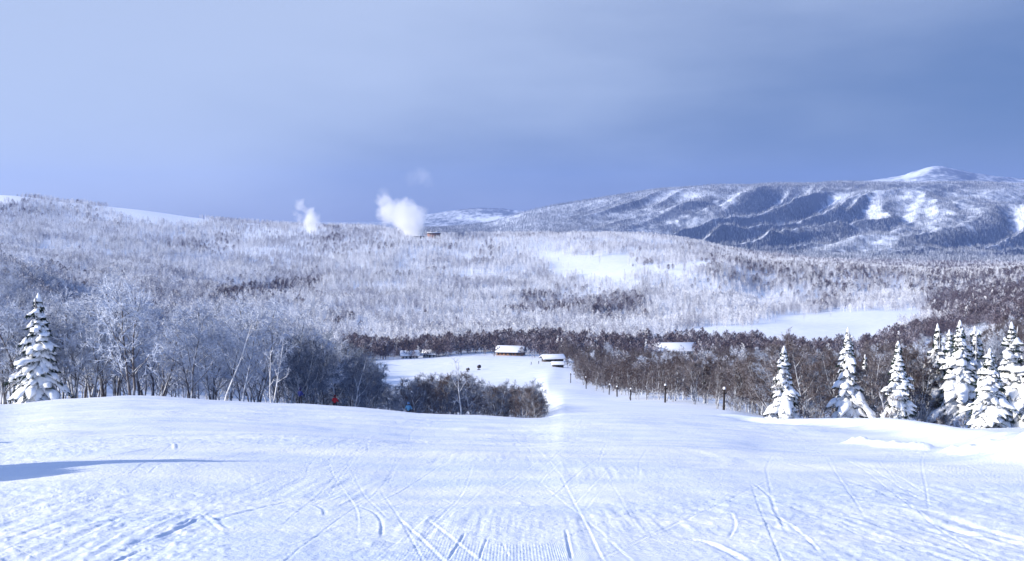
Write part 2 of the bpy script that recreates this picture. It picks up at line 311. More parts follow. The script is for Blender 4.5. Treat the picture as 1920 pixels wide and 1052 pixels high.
Zd = np.zeros_like(Z0)
def seg_dist(px_, py_, P):
    """distance to a polyline, its signed side and the arclength share"""
    best = np.full(px_.shape, 1e9); side = np.zeros(px_.shape); sh = np.zeros(px_.shape)
    P = np.asarray(P, float); n = len(P) - 1
    for k in range(n):
        d = P[k+1] - P[k]; l2 = d @ d
        t = np.clip(((px_ - P[k][0]) * d[0] + (py_ - P[k][1]) * d[1]) / l2, 0, 1)
        ex = px_ - P[k][0] - t * d[0]; ey = py_ - P[k][1] - t * d[1]
        dd = np.hypot(ex, ey); m = dd < best
        best = np.where(m, dd, best); side = np.where(m, np.sign(d[0] * ey - d[1] * ex), side); sh = np.where(m, (k + t) / n, sh)
    return best, side, sh
def carve(P, fn, wmax):
    """apply fn(dist, side, share) to the near ground within wmax of polyline P"""
    P = np.asarray(P, float)
    r0 = max(0, np.searchsorted(ROWS, P[:, 1].min() - wmax) - 1); r1 = min(len(ROWS_N), np.searchsorted(ROWS, P[:, 1].max() + wmax) + 1)
    if r1 <= r0: return
    xs = X[r0:r1]; ys = Y[r0:r1]
    m = (xs > P[:, 0].min() - wmax) & (xs < P[:, 0].max() + wmax)
    if not m.any(): return
    d, s, h = seg_dist(xs[m], ys[m], P)
    Zd[r0:r1][m] += fn(d, s, h)
def smooth_line(pts, n=24):
    pts = np.asarray(pts, float); t = np.linspace(0, 1, len(pts)); tt = np.linspace(0, 1, n)
    return np.stack([pchip(t, pts[:, 0], tt), pchip(t, pts[:, 1], tt)], 1)
def groove(w, dep, rim=0.6, rimside=0):
    def fn(d, s, h):
        end = sstep(0, 0.12, h) * sstep(1, 0.88, h)
        g = -dep * np.exp(-(d / w) ** 4)
        r = rim * dep * np.exp(-((d - 1.7 * w) / (0.7 * w)) ** 2) * (1.0 if rimside == 0 else np.where(s == rimside, 1.3, 0.2))
        return (g + r) * end
    return fn
def berm(hgt, w, chunk=0.0, cs=2.0):
    def fn(d, s, h):
        b = hgt * np.exp(-(d / w) ** 2) * sstep(0, 0.1, h) * sstep(1, 0.93, h)
        return b
    return fn
def shape_snow():
    n = len(ROWS_N); xs = X[:n]; ys = Y[:n]
    fade = sstep(112, 95, ys)
    # gentle rolls left by the groomer, then wind and ski chop
    z = 0.30 * fbm(xs / 13, ys / 16 + 3, 2) + 0.075 * fbm(xs / 3.2 + 40, ys / 4.0, 3)
    z += 0.012 * fbm(xs / 0.9 + 11, ys / 1.3, 3)
    chop = sstep(-0.1, 0.35, fbm(xs / 9 + 77, ys / 9 + 31, 3))
    z += 0.028 * chop * fbm(xs / 0.24 + 5, ys / 0.26, 3) + 0.005 * fbm(xs / 0.12 + 9, ys / 0.16, 2)
    # brushed bundles of fine lines down the fall line, and scraped patches
    br = sstep(-0.05, 0.3, fbm(xs / 5 + 21, ys / 11 + 8, 3))
    z += br * (0.022 * sstep(40, 16, ys) * fbm((xs + 0.9 * vnoise(xs / 6, ys / 9)) / 0.14, ys / 3.2, 3) + 0.004 * fbm(xs / 0.7 + 3, ys / 5, 2))
    calm = 1 - 0.75 * np.exp(-((xs - 1.0) / 2.6) ** 2) * sstep(17, 12.5, ys)      # the groomed strip by the photographer's feet
    Zd[:n] += z * fade * calm
    # unseen snow piles, added to throw the long blue shadow across the left
    rg = np.exp(-((xs + 20.6) / 2.3) ** 2)
    Zd[:n] += rg * (4.5 * np.exp(-((ys - 23.4) / 1.8) ** 2) + 3.2 * np.exp(-((ys - 20.6) / 1.3) ** 2)) * (1 + 0.3 * fbm(xs / 0.9, ys / 0.9, 3)) * fade
    Zd[:n] += 1.9 * np.exp(-((xs + 24.0) / 2.0) ** 2 - ((ys - 35) / 1.2) ** 2) * fade
    # the bank along the right edge, and the broken windrow inside it
    bank = smooth_line([(16.5, 30), (20.5, 40), (24.5, 55), (27.0, 78), (25.0, 97), (22, 108)])
    carve(bank, lambda d, s, h: 0.75 * np.exp(-(np.where(s > 0, d / 1.6, d / 1.5)) ** 2) * sstep(1, 0.8, h), 7)
    for L_ in ([(17.3, 50.5), (17.7, 46), (17.6, 41.5)], [(16.4, 37.5), (16.3, 34), (15.9, 30), (15.2, 26.5), (14.4, 23)]):
        P = smooth_line(L_)
        carve(P, lambda d, s, h: 0.22 * np.exp(-(d / 0.50) ** 2) * sstep(0, 0.06, h) * sstep(1, 0.94, h), 2)
        def lumps(P):
            for q in range(70):
                k = random.random() * (len(P) - 1.01); a = P[int(k)]; b_ = P[int(k) + 1]; c = a + (b_ - a) * (k % 1) + np.array([random.gauss(0, .3), random.gauss(0, .3)])
                w = random.uniform(.10, .30); hgt = random.uniform(.02, .055)
                carve([c, c + [0.01, 0.05]], lambda d, s, h: hgt * np.exp(-(d / w) ** 4), w * 2.2)
        lumps(P)
    # tracks: nearly all run down the fall line, so they draw together ahead
    rs = random.Random(21)
    for k in range(420):
        x0 = rs.uniform(-46, 40); y0 = rs.uniform(9, 60) if k % 3 else rs.uniform(9, 22); ln = rs.uniform(7, 34) * (0.6 + y0 / 40)
        hd = rs.gauss(0.02, 0.20); am = rs.uniform(0.0, 0.25); wl = rs.uniform(16, 45); ph = rs.uniform(0, 6.28)
        s_ = np.linspace(0, 1, 22); yy = y0 + ln * s_; xx = x0 * (1 + 0) + math.tan(hd) * ln * s_ + am * (np.sin(ph + ln * s_ / wl * 6.28) - math.sin(ph))
        w = rs.uniform(0.016, 0.030); dep = rs.uniform(0.004, 0.011)
        dep *= min(1.0, 0.55 + y0 / 60)
        P = np.stack([xx, yy], 1); rsd = rs.choice([-1, 0, 1])
        carve(P, groove(w, dep, 0.7, rsd), w * 4)
        if rs.random() < 0.22: carve(P + [rs.uniform(0.28, 0.5), 0], groove(w, dep * 0.9, 0.7, rsd), w * 4)
    # skidded turns: wide scraped arcs with the snow thrown to the outside
    for k in range(14):
        x0 = rs.uniform(-34, 30); y0 = rs.uniform(12, 85); rr = rs.uniform(3, 9); a0 = rs.uniform(-0.5, 0.5); sg = rs.choice([-1, 1])
        a = np.linspace(a0 - 0.9, a0 + 0.8, 16)
        P = np.stack([x0 + sg * rr * np.cos(a), y0 + rr * 1.3 * np.sin(a)], 1)
        w = rs.uniform(0.2, 0.6); dep = rs.uniform(0.004, 0.009)
        carve(P, groove(w, dep, 1.0, -sg), w * 4)
    # traverses
    for k in range(110):
        y0 = rs.uniform(13, 95); x0 = rs.uniform(-40, 20); ln = rs.uniform(6, 24)
        s_ = np.linspace(0, 1, 12); P = np.stack([x0 + ln * s_, y0 + rs.uniform(-3, 5) * s_ + rs.uniform(-1, 1) * np.sin(3 * s_)], 1)
        w = rs.uniform(0.06, 0.2); carve(P, groove(w * 0.6, rs.uniform(0.004, 0.010), 0.8, rs.choice([-1, 1])), w * 4)
    # the marks one can follow in the photograph
    def pxl(pts): return smooth_line([ground_point(*p) for p in pts])
    for pts, w, dep, sd in (
        ([(840, 1050), (858, 1025), (872, 1003)], 0.035, 0.04, 0), ([(898, 1052), (906, 1028), (914, 1010)], 0.03, 0.035, 0),
        ([(1072, 1050), (1065, 1020), (1060, 995)], 0.04, 0.04, 0), ([(955, 1048), (946, 1030), (940, 1018)], 0.025, 0.025, 0),
        ([(945, 1045), (1060, 1010), (1150, 975), (1235, 945)], 0.03, 0.035, 0),
        ([(715, 1010), (716, 985), (700, 962), (665, 944)], 0.05, 0.03, 1), ([(610, 968), (606, 955), (590, 944)], 0.07, 0.03, 1),
        ([(1280, 1008), (1330, 1018), (1365, 1034), (1400, 1052)], 0.10, 0.06, 1),
        ([(210, 1050), (255, 1030), (300, 1022)], 0.05, 0.05, 1), ([(200, 1030), (290, 1000), (350, 975), (390, 955)], 0.06, 0.045, -1),
        ([(235, 1022), (300, 1004), (345, 985), (380, 962)], 0.06, 0.05, 0), ([(385, 960), (405, 978), (425, 995)], 0.08, -0.035, 0),
        ([(160, 980), (230, 965), (295, 950)], 0.08, 0.04, 0), ([(400, 975), (470, 955), (545, 935)], 0.12, 0.05, 0),
        ([(1440, 958), (1500, 1000), (1540, 1040)], 0.05, 0.03, 1), ([(1540, 970), (1640, 1010), (1740, 1046)], 0.05, 0.03, 1),
        ([(1690, 1000), (1790, 1030), (1880, 1052)], 0.05, 0.03, 1), ([(1600, 935), (1720, 950), (1850, 985), (1920, 1005)], 0.30, 0.07, -1),
        ([(1780, 985), (1860, 995), (1930, 1015)], 0.22, 0.09, -1), ([(1370, 960), (1378, 985), (1366, 1010)], 0.04, 0.03, 1),
        ([(1405, 905), (1440, 930), (1455, 960), (1480, 1005)], 0.06, 0.03, -1),
        ([(170, 868), (240, 856), (300, 846)], 0.12, 0.06, 0), ([(280, 835), (320, 838), (328, 850)], 0.10, -0.05, 0),
        ([(250, 884), (340, 880), (430, 878)], 0.10, -0.05, 0)):
        w *= 0.55; carve(pxl(pts), groove(w, dep * 0.28, 0.6, sd), w * 5)
    # clods and footmarks
    spots = [ground_point(1000 + rs.gauss(0, 16), 945 + rs.gauss(0, 9)) for _ in range(26)]
    for k in range(900):
        c = spots[k] if k < len(spots) else (rs.uniform(-30, 24), rs.uniform(10, 60))
        if k >= len(spots) and k % 2: c = ground_point(rs.uniform(-20, 420), rs.uniform(960, 1050))
        w = rs.uniform(0.025, 0.09); hgt = rs.uniform(-0.010, 0.018)
        c = np.array(c); carve([c, c + [rs.uniform(-.06, .06), 0.06]], lambda d, s, h: hgt * np.exp(-(d / w) ** 2), w * 3)
shape_snow()
def shape_land():
    n = len(ROWS_N)
    xs = X[n:]; ys = Y[n:]
    pxx = xs / ys * F + HX
    z = (-3 + 5.0 * np.clip((pxx - 720) / 320, 0, 1)) * sstep(420, 520, ys) * sstep(690, 640, ys) * sstep(560, 700, pxx) * sstep(1200, 1050, pxx)
    z += 1.2 * fbm(xs / 40, ys / 40, 3) * sstep(120, 200, ys) * sstep(700, 400, ys)
    pxx = xs / ys * F + HX
    z += 24 * np.clip((pxx - 1000) / 340, 0, 1) * sstep(1800, 1330, pxx) * sstep(1480, 1650, ys) * sstep(2330, 2100, ys)
    z += 16.0 * fbm(xs / 330 + 3, ys / 300, 4) * sstep(900, 1300, ys) * sstep(3300, 2700, ys) * (1 - 0.85 * sstep(2200, 2500, ys))
    # the range: spurs running down towards the lower left
    m = sstep(3400, 4600, ys) * sstep(9000, 7600, ys) * sstep(0.02, 0.22, xs / ys)
    a = (xs * 0.80 - ys * 0.60); b = (xs * 0.60 + ys * 0.80)
    w_ = 500 * fbm(xs / 1600, ys / 1600, 2)
    r1 = 1 - np.abs(2 * vnoise((a + w_) / 330, (b + 300) / 2600)) * 2
    r2 = 1 - np.abs(2 * vnoise((a + 0.7 * w_) / 130 + 50, (b + 900) / 1200)) * 2
    crest = 1 - 0.86 * sstep(6500, 7400, ys)
    z += m * crest * (60 * (r1 - 0.5) + 34 * (r2 - 0.5) + 20 * fbm(xs / 150, ys / 150, 4, 0.6))
    z += (25 * fbm(xs / 700, ys / 700, 4) + 26 * (0.35 - np.abs(2 * vnoise((a + w_) / 420 + 9, b / 1500))) + 16 * fbm(xs / 160, ys / 160, 3, 0.6)) * sstep(9500, 11000, ys) * sstep(-0.08, 0.02, xs / ys)
    Zd[n:] += z
shape_land()
ZG = Z0 + Zd
def gz(x, y): return bilin(ZG, x, y)
def at(px, y):
    """ground point in photo column px at distance y"""
    x = (px - HX) / F * y; return Vector((x, y, float(gz(x, y)[0])))
def build_ground():
    nU = len(U)
    def part(name, r0, r1, mat):
        v = np.stack([X[r0:r1], Y[r0:r1], ZG[r0:r1]], -1).reshape(-1, 3); nr = r1 - r0
        i, j = np.meshgrid(np.arange(nr - 1), np.arange(nU - 1), indexing='ij'); k = (i * nU + j).ravel()
        me = mesh_from(name, v, np.stack([k, k + 1, k + nU + 1, k + nU], 1), mat, True)
        return obj(name, me), v
    a = len(ROWS_N); b = a + len(ROWS_V) - 1
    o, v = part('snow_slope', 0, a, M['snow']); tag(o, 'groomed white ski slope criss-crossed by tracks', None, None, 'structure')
    x, y = v[:, 0], v[:, 1]
    keep = sstep(17.5, 13.0, y + 1.2 * vnoise(x / 0.7, y / 0.9)) * np.exp(-((x - 0.9) / 2.3) ** 4)
    keep *= sstep(-0.28, 0.05, fbm(x / 1.3 + 7, y / 1.6, 2))
    lane = x + np.where(x > 0.45, 0.19 * (y - 9), 0.0) * sstep(0.45, 1.6, x)
    d = np.stack([lane, keep, np.zeros_like(x)], 1).astype(np.float32)
    at_ = o.data.attributes.new('corduroy', 'FLOAT_VECTOR', 'POINT'); at_.data.foreach_set('vector', d.ravel())
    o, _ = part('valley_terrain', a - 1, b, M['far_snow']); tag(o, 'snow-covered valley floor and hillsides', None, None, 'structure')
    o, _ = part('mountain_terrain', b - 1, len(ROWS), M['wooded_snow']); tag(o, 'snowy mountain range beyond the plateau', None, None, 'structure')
    # the slope goes on behind the photographer
    nx, ny = 60, 40; gx = np.linspace(-70, 70, nx); gy = np.linspace(-90, 1.98, ny)
    xx, yy = np.meshgrid(gx, gy); zz = -2.2 - 0.168 * yy + 0.1 * fbm(xx / 8, yy / 8, 3) - 0.05
    i, j = np.meshgrid(np.arange(ny - 1), np.arange(nx - 1), indexing='ij'); k = (i * nx + j).ravel()
    o = obj('snow_field', mesh_from('snow_field', np.stack([xx, yy, zz], -1).reshape(-1, 3), np.stack([k, k + 1, k + nx + 1, k + nx], 1), M['snow'], True))
    tag(o, 'snow slope behind the camera', None, None, 'structure')
build_ground()

# ------------------------------------------------------------------ trees
def tubes(paths, sides):
    """paths: list of (pts (n,3), radii (n,)) of equal n -> verts, quads"""
    if not paths: return np.zeros((0, 3)), np.zeros((0, 4), int)
    P = np.array([p[0] for p in paths], float); Rr = np.array([p[1] for p in paths], float)
    m, n, _ = P.shape
    T = np.gradient(P, axis=1); T /= np.linalg.norm(T, axis=2, keepdims=True) + 1e-9
    ref = np.where(np.abs(T[..., 2:3]) > 0.9, np.array([1.0, 0, 0]), np.array([0, 0, 1.0]))
    A = np.cross(T, ref); A /= np.linalg.norm(A, axis=2, keepdims=True) + 1e-9; B = np.cross(T, A)
    ang = np.arange(sides) * 2 * math.pi / sides
    V = P[:, :, None] + Rr[:, :, None, None] * (np.cos(ang)[None, None, :, None] * A[:, :, None] + np.sin(ang)[None, None, :, None] * B[:, :, None])
    base = (np.arange(m) * n * sides)[:, None, None]; i = np.arange(n - 1)[None, :, None] * sides; k = np.arange(sides)[None, None, :]; k2 = (k + 1) % sides
    Q = np.stack([base + i + k, base + i + k2, base + i + sides + k2, base + i + sides + k], -1).reshape(-1, 4)
    return V.reshape(-1, 3), Q
def merge(parts):
    vs, fs, n = [], [], 0
    for v, f in parts:
        if len(v) == 0: continue
        vs.append(v); fs.append(f + n); n += len(v)
    return np.concatenate(vs), fs
def grow(rs, p, d, ln, r, n, wob, up):
    pts = [p]; d = d / np.linalg.norm(d); s = ln / (n - 1)
    for k in range(n - 1):
        d = d + rs.normal(0, wob, 3) + np.array([0, 0, up]); d /= np.linalg.norm(d); pts.append(pts[-1] + d * s)
    return np.array(pts), np.linspace(r, r * 0.35, n)
def side_dir(rs, d, ang):
    a = np.cross(d, rs.normal(0, 1, 3)); a /= np.linalg.norm(a) + 1e-9
    return d * math.cos(ang) + a * math.sin(ang)
def bare_tree(name, seed, H, spread, nl, nb, nt, nw, bark, twig, fork=1, tw=0.016, low=0.30, lean=0.0, wob=0.085):
    """a leafless broadleaf tree: trunk and limbs in one mesh, branches and twigs in the other"""
    rs = np.random.default_rng(seed)
    t0, limbs, br, tg = [], [], [], []
    for q in range(fork):
        d0 = np.array([rs.normal(0, .05) + lean, rs.normal(0, .05), 1.0]) + (np.array([math.cos(2.1*q+seed), math.sin(2.1*q+seed), 0]) * 0.16 if fork > 1 else 0)
        P, Rr = grow(rs, np.array([0.1 * q, 0, -0.6]), d0, H * rs.uniform(0.78, 0.9) + 0.6, H * 0.0095 + 0.02, 8, wob, 0.02)
        t0.append((P, Rr))
        for k in range(nl):
            t = low + (0.97 - low) * (k + rs.random()) / nl; x = t * 7; i = min(int(x), 6); p = P[i] + (P[i+1] - P[i]) * (x - i)
            az = 2.4 * k + rs.normal(0, .4); el = R(rs.uniform(28, 58))
            d = np.array([math.cos(az) * math.cos(el), math.sin(az) * math.cos(el), math.sin(el)])
            ln = H * spread * (1.15 - 0.75 * t) * rs.uniform(0.75, 1.15)
            lp, lr = grow(rs, p, d, ln, max(0.03, Rr[i] * 0.5), 6, 0.13, 0.07); limbs.append((lp, lr))
            for b in range(nb):
                tb = rs.uniform(0.25, 1.0) * 4.99; ib = int(tb); pb = lp[ib] + (lp[ib+1] - lp[ib]) * (tb - ib)
                db = side_dir(rs, (lp[ib+1] - lp[ib]) / np.linalg.norm(lp[ib+1] - lp[ib]), R(rs.uniform(25, 60)))
                bp, brr = grow(rs, pb, db, ln * rs.uniform(0.25, 0.5), 0.026, 4, 0.16, 0.06); br.append((bp, brr))
                for w in range(nt):
                    tq = rs.uniform(0.1, 1.0) * 2.99; iq = int(tq); pq = bp[iq] + (bp[iq+1] - bp[iq]) * (tq - iq)
                    dq = side_dir(rs, (bp[iq+1] - bp[iq]) / np.linalg.norm(bp[iq+1] - bp[iq]), R(rs.uniform(20, 65)))
                    qp, qr = grow(rs, pq, dq, rs.uniform(0.35, 0.95) * H / 11, tw, 3, 0.2, 0.04); tg.append((qp, qr))
                    for z in range(nw):
                        pz = qp[1] + (qp[2] - qp[1]) * rs.random(); dz = side_dir(rs, (qp[2] - qp[1]) / np.linalg.norm(qp[2] - qp[1]), R(rs.uniform(20, 60)))
                        zp, zr = grow(rs, pz, dz, rs.uniform(0.2, 0.55) * H / 11, tw * 0.8, 3, 0.2, 0.0); tg.append((zp, zr))
    v, f = merge([tubes(t0, 7), tubes(limbs, 5)]); trunk = mesh_from(name + '_trunk', v, f, bark, True)
    v, f = merge([tubes(br, 3), tubes(tg, 3)]); crown = mesh_from(name + '_crown', v, f, twig)
    return trunk, crown
def spruce(name, seed, H, Rb, dens=1.0, ragged=0.2):
    """a snow-laden spruce: trunk, needle sprays, and the snow lying along every bough"""
    rs = np.random.default_rng(seed)
    trunk = tubes([grow(rs, np.array([0, 0, -0.6]), np.array([0, 0, 1.0]), H + 0.5, H * 0.014, 8, 0.02, 0.02)], 7)
    pads, ndl = [], []
    zs = []; z = 0.04 * H
    while z < H * 0.985:
        zs.append(z); z += (0.26 + 0.24 * (1 - z / H)) * H / 11 * rs.uniform(0.7, 1.35)
    for k, z1 in enumerate(zs):
        nb = max(4, int(round((9.5 * (1 - z1 / H) + 4) * dens)))
        for b in range(nb):
            z = z1 + rs.uniform(-0.5, 0.5) * 1.1 * (1 - 0.6 * z1 / H); t = min(max(z / H, 0.02), 0.985)
            Lr = 0.86 * Rb * (1 - t) ** 0.85 + 0.12
            az = 2 * math.pi * (b + rs.random() * 0.9) / nb + k * 1.1; L_ = Lr * min(1.4, max(0.35, rs.normal(0.95, ragged))) * (1 + 1.1 * ragged * (math.sin(2 * az + seed) * math.sin(1.7 * z + seed) + 0.6 * math.sin(3 * az - 2.9 * z)))
            gap = math.sin(2.0 * az + 1.9 * z + seed) + math.sin(3.0 * az - 1.3 * z + 2 * seed)
            if rs.random() < 0.06 + 0.35 * max(0.0, gap - 0.9): continue
            el = 0.42 * t - 0.02 + rs.normal(0, .16); n = 8; s = np.linspace(0, 1, n)
            droop = 0.72 * L_ * s ** 1.7 * (1.15 - 0.75 * t) * rs.uniform(0.5, 1.6)
            az_ = az + rs.normal(0, .18) * s
            c, sn = math.cos(az), math.sin(az)
            px = L_ * s * math.cos(el); pz = z + L_ * s * math.sin(el) - droop
            clump = 1 + 0.45 * np.sin(s * rs.uniform(7, 13) + rs.uniform(0, 6))
            wd = (0.13 + 0.20 * L_) * np.array([0.3, 0.6, 0.95, 1.05, 1.05, 0.9, 0.65, 0.12]) * rs.uniform(0.7, 1.3, n) * (0.6 + 0.4 * clump)
            th = (0.09 + 0.075 * L_) * np.array([0.4, 0.8, 1.1, 1.2, 1.1, 1.0, 0.7, 0.15]) * rs.uniform(0.65, 1.4, n) * clump
            cen = np.stack([px * np.cos(az_), px * np.sin(az_), pz], 1); lat = np.array([-sn, c, 0.0])
            ringa = np.array([-0.08, 0.22, 0.5, 0.78, 1.08]) * math.pi      # the upper half is a dome, the underside nearly flat
            ring = []
            for a_ in ringa: ring.append(cen + lat * (wd * math.cos(a_))[:, None] + np.array([0, 0, 1.0]) * (th * math.sin(a_) * 1.5 - 0.03)[:, None])
            ring.append(cen + np.array([0, 0, -1.0]) * (th * 0.35)[:, None])
            V = np.stack(ring, 1).reshape(-1, 3) + rs.normal(0, 0.028, (n * 6, 3))
            i, q = np.meshgrid(np.arange(n - 1), np.arange(6), indexing='ij'); q2 = (q + 1) % 6
            pads.append((V, np.stack([i*6+q, i*6+q2, (i+1)*6+q2, (i+1)*6+q], -1).reshape(-1, 4)))
            # dark sprays hanging under and beside the snow
            m = int(12 + 9 * L_); tt = rs.uniform(0.08, 1.0, m); ii = np.clip((tt * (n - 1)).astype(int), 0, n - 2); fr = tt * (n - 1) - ii
            base = cen[ii] + (cen[ii + 1] - cen[ii]) * fr[:, None] - np.array([0, 0, 0.05])
            sg = rs.choice([-1.0, 1.0], m); out = np.array([c, sn, 0.0])
            tip = base + (lat[None] * (sg * (wd[ii] * rs.uniform(0.7, 1.35, m) + 0.04))[:, None]) + out[None] * rs.uniform(0.05, 0.3, m)[:, None] * (0.4 + 0.4 * L_) - np.array([0, 0, 1.0])[None] * rs.uniform(0.08, 0.40, m)[:, None]
            wv = out[None] * rs.uniform(0.04, 0.10, m)[:, None] + np.array([0, 0, 0.05])[None]
            ndl.append((np.stack([base - wv, base + wv, tip], 1).reshape(-1, 3), np.arange(m * 3).reshape(-1, 3)))
    # a knob of snow on the leader
    n = 5; cen = np.stack([np.zeros(n), np.zeros(n), H + np.linspace(-0.35, 0.35, n)], 1); pads_t = tubes([(cen, np.array([0.10, 0.17, 0.15, 0.10, 0.03]))], 6)
    v, f = trunk; tm = mesh_from(name + '_trunk', v, f, M['bark'], True)
    v, f = merge(ndl); cm = mesh_from(name + '_crown', v, f, M['needles'])
    v, f = merge(pads + [pads_t]); sm = mesh_from(name + '_snow', v, f, M['snow_cap'], True)
    return tm, cm, sm
def place(name, meshes, p, rz, s, label, cat, group=None, sz=None, tilt=(0, 0)):
    r = empty(name, p, rz, s); tag(r, label, cat, group)
    if sz: r.scale = (s, s, sz)
    r.rotation_euler = (tilt[0], tilt[1], rz)
    t = obj('trunk', meshes[0], r); c = obj('crown', meshes[1], r)
    if len(meshes) > 2: obj('snow_load', meshes[2], c)
    return r

RT = [bare_tree('rime_tree', 100 + k, 11.5, 0.40, 11, 5, 6, 4, M['bark'], M['rime_twig'], fork=1 + (k % 3 == 1), tw=0.027, low=0.16) for k in range(7)]
HT = [bare_tree('half_rime_tree', 200 + k, 10.0, 0.42, 11, 5, 6, 4, M['bark'], M['half_rime_shade_twig'], fork=1 + (k % 2), tw=0.024, low=0.14) for k in range(4)]
BT = [bare_tree('brown_tree', 300 + k, 9.0, 0.38, 10, 5, 6, 4, M['bark'], M['brown_twig'], fork=1 + (k % 2), tw=0.021, low=0.16) for k in range(6)]
BI = [bare_tree('birch', 400 + k, 9.5, 0.30, 6, 3, 4, 2, M['pale_bark'], M['rime_twig'], fork=1 + k % 2, tw=0.016, low=0.35, wob=(0.085, 0.085, 0.03)[k]) for k in range(3)]
SH = [bare_tree('shrub', 500 + k, 4.2, 0.50, 4, 4, 4, 2, M['bark'], M['half_rime_shade_twig'] if k % 2 else M['brown_twig'], fork=3, tw=0.02, low=0.12) for k in range(4)]

rt = random.Random(5)
def put(kindset, name, px, y, s, label, cat, group=None, sz=None, k=None, tilt=(0, 0)):
    p = at(px, y); m = kindset[rt.randrange(len(kindset)) if k is None else k]
    return place(name, m, p, rt.uniform(0, 6.28), s, label, cat, group, sz, tilt)
# --- the spruces
SP = [spruce('spruce', 600, 10.6, 2.3, 1.05, .27), spruce('spruce', 601, 9.6, 1.9, 1.0, .33), spruce('spruce', 602, 9.4, 1.65, 1.15, .24), spruce('spruce', 603, 9.0, 2.0, 1.2, .22),
      spruce('spruce', 604, 11.4, 2.4, 1.0, .32), spruce('spruce', 605, 10.4, 2.0, 1.1, .3), spruce('spruce', 606, 11.0, 2.3, 1.0, .36), spruce('spruce', 607, 9.8, 1.7, 1.05, .3), spruce('spruce', 608, 11.2, 2.4, 1.1, .3), spruce('spruce', 609, 10.0, 2.0, 1.05, .38)]
for px, y, k, s, sz, lab in (
    (72, 99, 1, 1.28, 1.10, 'ragged snow-laden spruce at the left wood edge, the only conifer there'),
    (1470, 102, 9, 0.90, 0.80, 'small snow-laden spruce nearest the fence posts, first of the right-hand row'),
    (1590, 104, 4, 0.98, 0.90, 'tall narrow-topped snowy spruce, second large one in the right-hand row'),
    (1622, 110, 7, 0.70, 0.80, 'slim young spruce half hidden behind the tall narrow-topped one'),
    (1684, 101, 2, 1.15, 0.92, 'slender cone-shaped spruce plastered white, standing clear between two brown thickets'),
    (1758, 109, 5, 1.0, 1.07, 'spruce with dark tip at the left of the dense snowy clump'),
    (1800, 106, 0, 1.25, 1.06, 'tallest spruce in the middle of the dense snowy clump'),
    (1828, 110, 6, 1.0, 1.0, 'spruce crowding the right shoulder of the tallest one'),
    (1856, 99, 3, 1.22, 0.86, 'broad low spruce wholly white with snow, in front of the clump'),
    (1897, 106, 8, 1.15, 0.99, 'dark-gapped spruce beside the broad white one at the picture edge'),
    (1780, 115, 8, 0.9, 0.98, 'spruce filling the gap behind the two at the left of the clump'),
    (1942, 104, 6, 1.2, 0.98, 'spruce cut off by the right picture edge')):
    put(SP, 'spruce_tree', px, y, s, lab, 'spruce', 'snow-laden spruces', sz, k)
# --- the left wood
for px, y, s, k, lab in (
    (36, 101, 1.0, 2, 'rime-covered tree with dark thin trunk left of the ragged spruce'),
    (140, 103, 0.98, 0, 'rime-covered tree with thick dark trunk just right of the ragged spruce'),
    (176, 101, 1.04, 3, 'rime-covered tree with forked dark trunk between the ragged spruce and the twin trunks'),
    (249, 99, 1.10, 4, 'twin-trunked dark tree with wide rimed crown at the wood edge'),
    (360, 100, 0.98, 5, 'rimed tree with leaning pale limb in the blue shade of the wood edge'),
    (455, 102, 0.96, 6, 'rimed tree with thick forked trunk between two pale birches')):
    put(RT, 'rimed_tree', px, y, s, lab, 'tree', 'rime-covered trees of the left wood', None, k)
put(BI, 'birch_tree', 420, 99, 0.95, 'pale-trunked leaning birch right of the middle of the left wood', 'birch', 'pale birches', None, 0, (0, 0.08))
put(BI, 'birch_tree', 510, 99, 0.72, 'short pale birch with two white stems near the navy-clad skier', 'birch', 'pale birches', None, 1)
put(BI, 'birch_tree', 868, 118, 0.98, 'white bare birch stem rising out of the brown copse above the crest', 'birch', 'pale birches', None, 2)
n = 0
while n < 150:
    px = rt.uniform(-90, 640); y = 102 + 150 * rt.random() ** 1.5
    if px > 560 and y < 118: continue
    put(RT, 'rimed_tree', px, y, rt.uniform(0.85, 1.18), 'bare rime-covered tree inside the left wood', 'tree', 'rime-covered trees inside the left wood'); n += 1
def tall(px, y, tops, H):
    """scale for a tree of height H standing at px, y so that its crown reaches the row of the copse's outline"""
    top = np.interp(px, [t[0] for t in tops], [t[1] for t in tops]); z = -(top - HY) / F * y
    return (z - float(gz((px - HX) / F * y, y)[0])) / (H * 0.98)
n = 0
while n < 64:
    px = rt.uniform(556, 790); y = rt.uniform(108, 185)
    s = tall(px, y, [(550, 612), (600, 618), (645, 640), (690, 664), (720, 700), (760, 738), (795, 768)], 10.5) * rt.uniform(0.82, 1.03)
    if s < 0.25 or s > 1.5: continue
    put(HT, 'half_rimed_tree', px, y, float(s), 'bare tree lightly rimed in the dark blue shaded copse', 'tree', 'trees of the shaded copse left of the piste'); n += 1
n = 0
while n < 104:
    px = rt.uniform(752, 1020); y = rt.uniform(108, 235)
    if n > 80: px = rt.uniform(980, 1021); y = rt.uniform(104, 160)
    s = tall(px, y, [(750, 712), (790, 700), (870, 696), (900, 712), (950, 716), (1000, 718), (1013, 735), (1024, 772)], 9.4) * rt.uniform(0.80, 1.02)
    if s < 0.25 or s > 1.4: continue
    put(BT if rt.random() < 0.8 else HT, 'brown_tree', px, y, float(s), 'bare brown tree in the copse left of the piste', 'tree', 'brown copse left of the piste'); n += 1
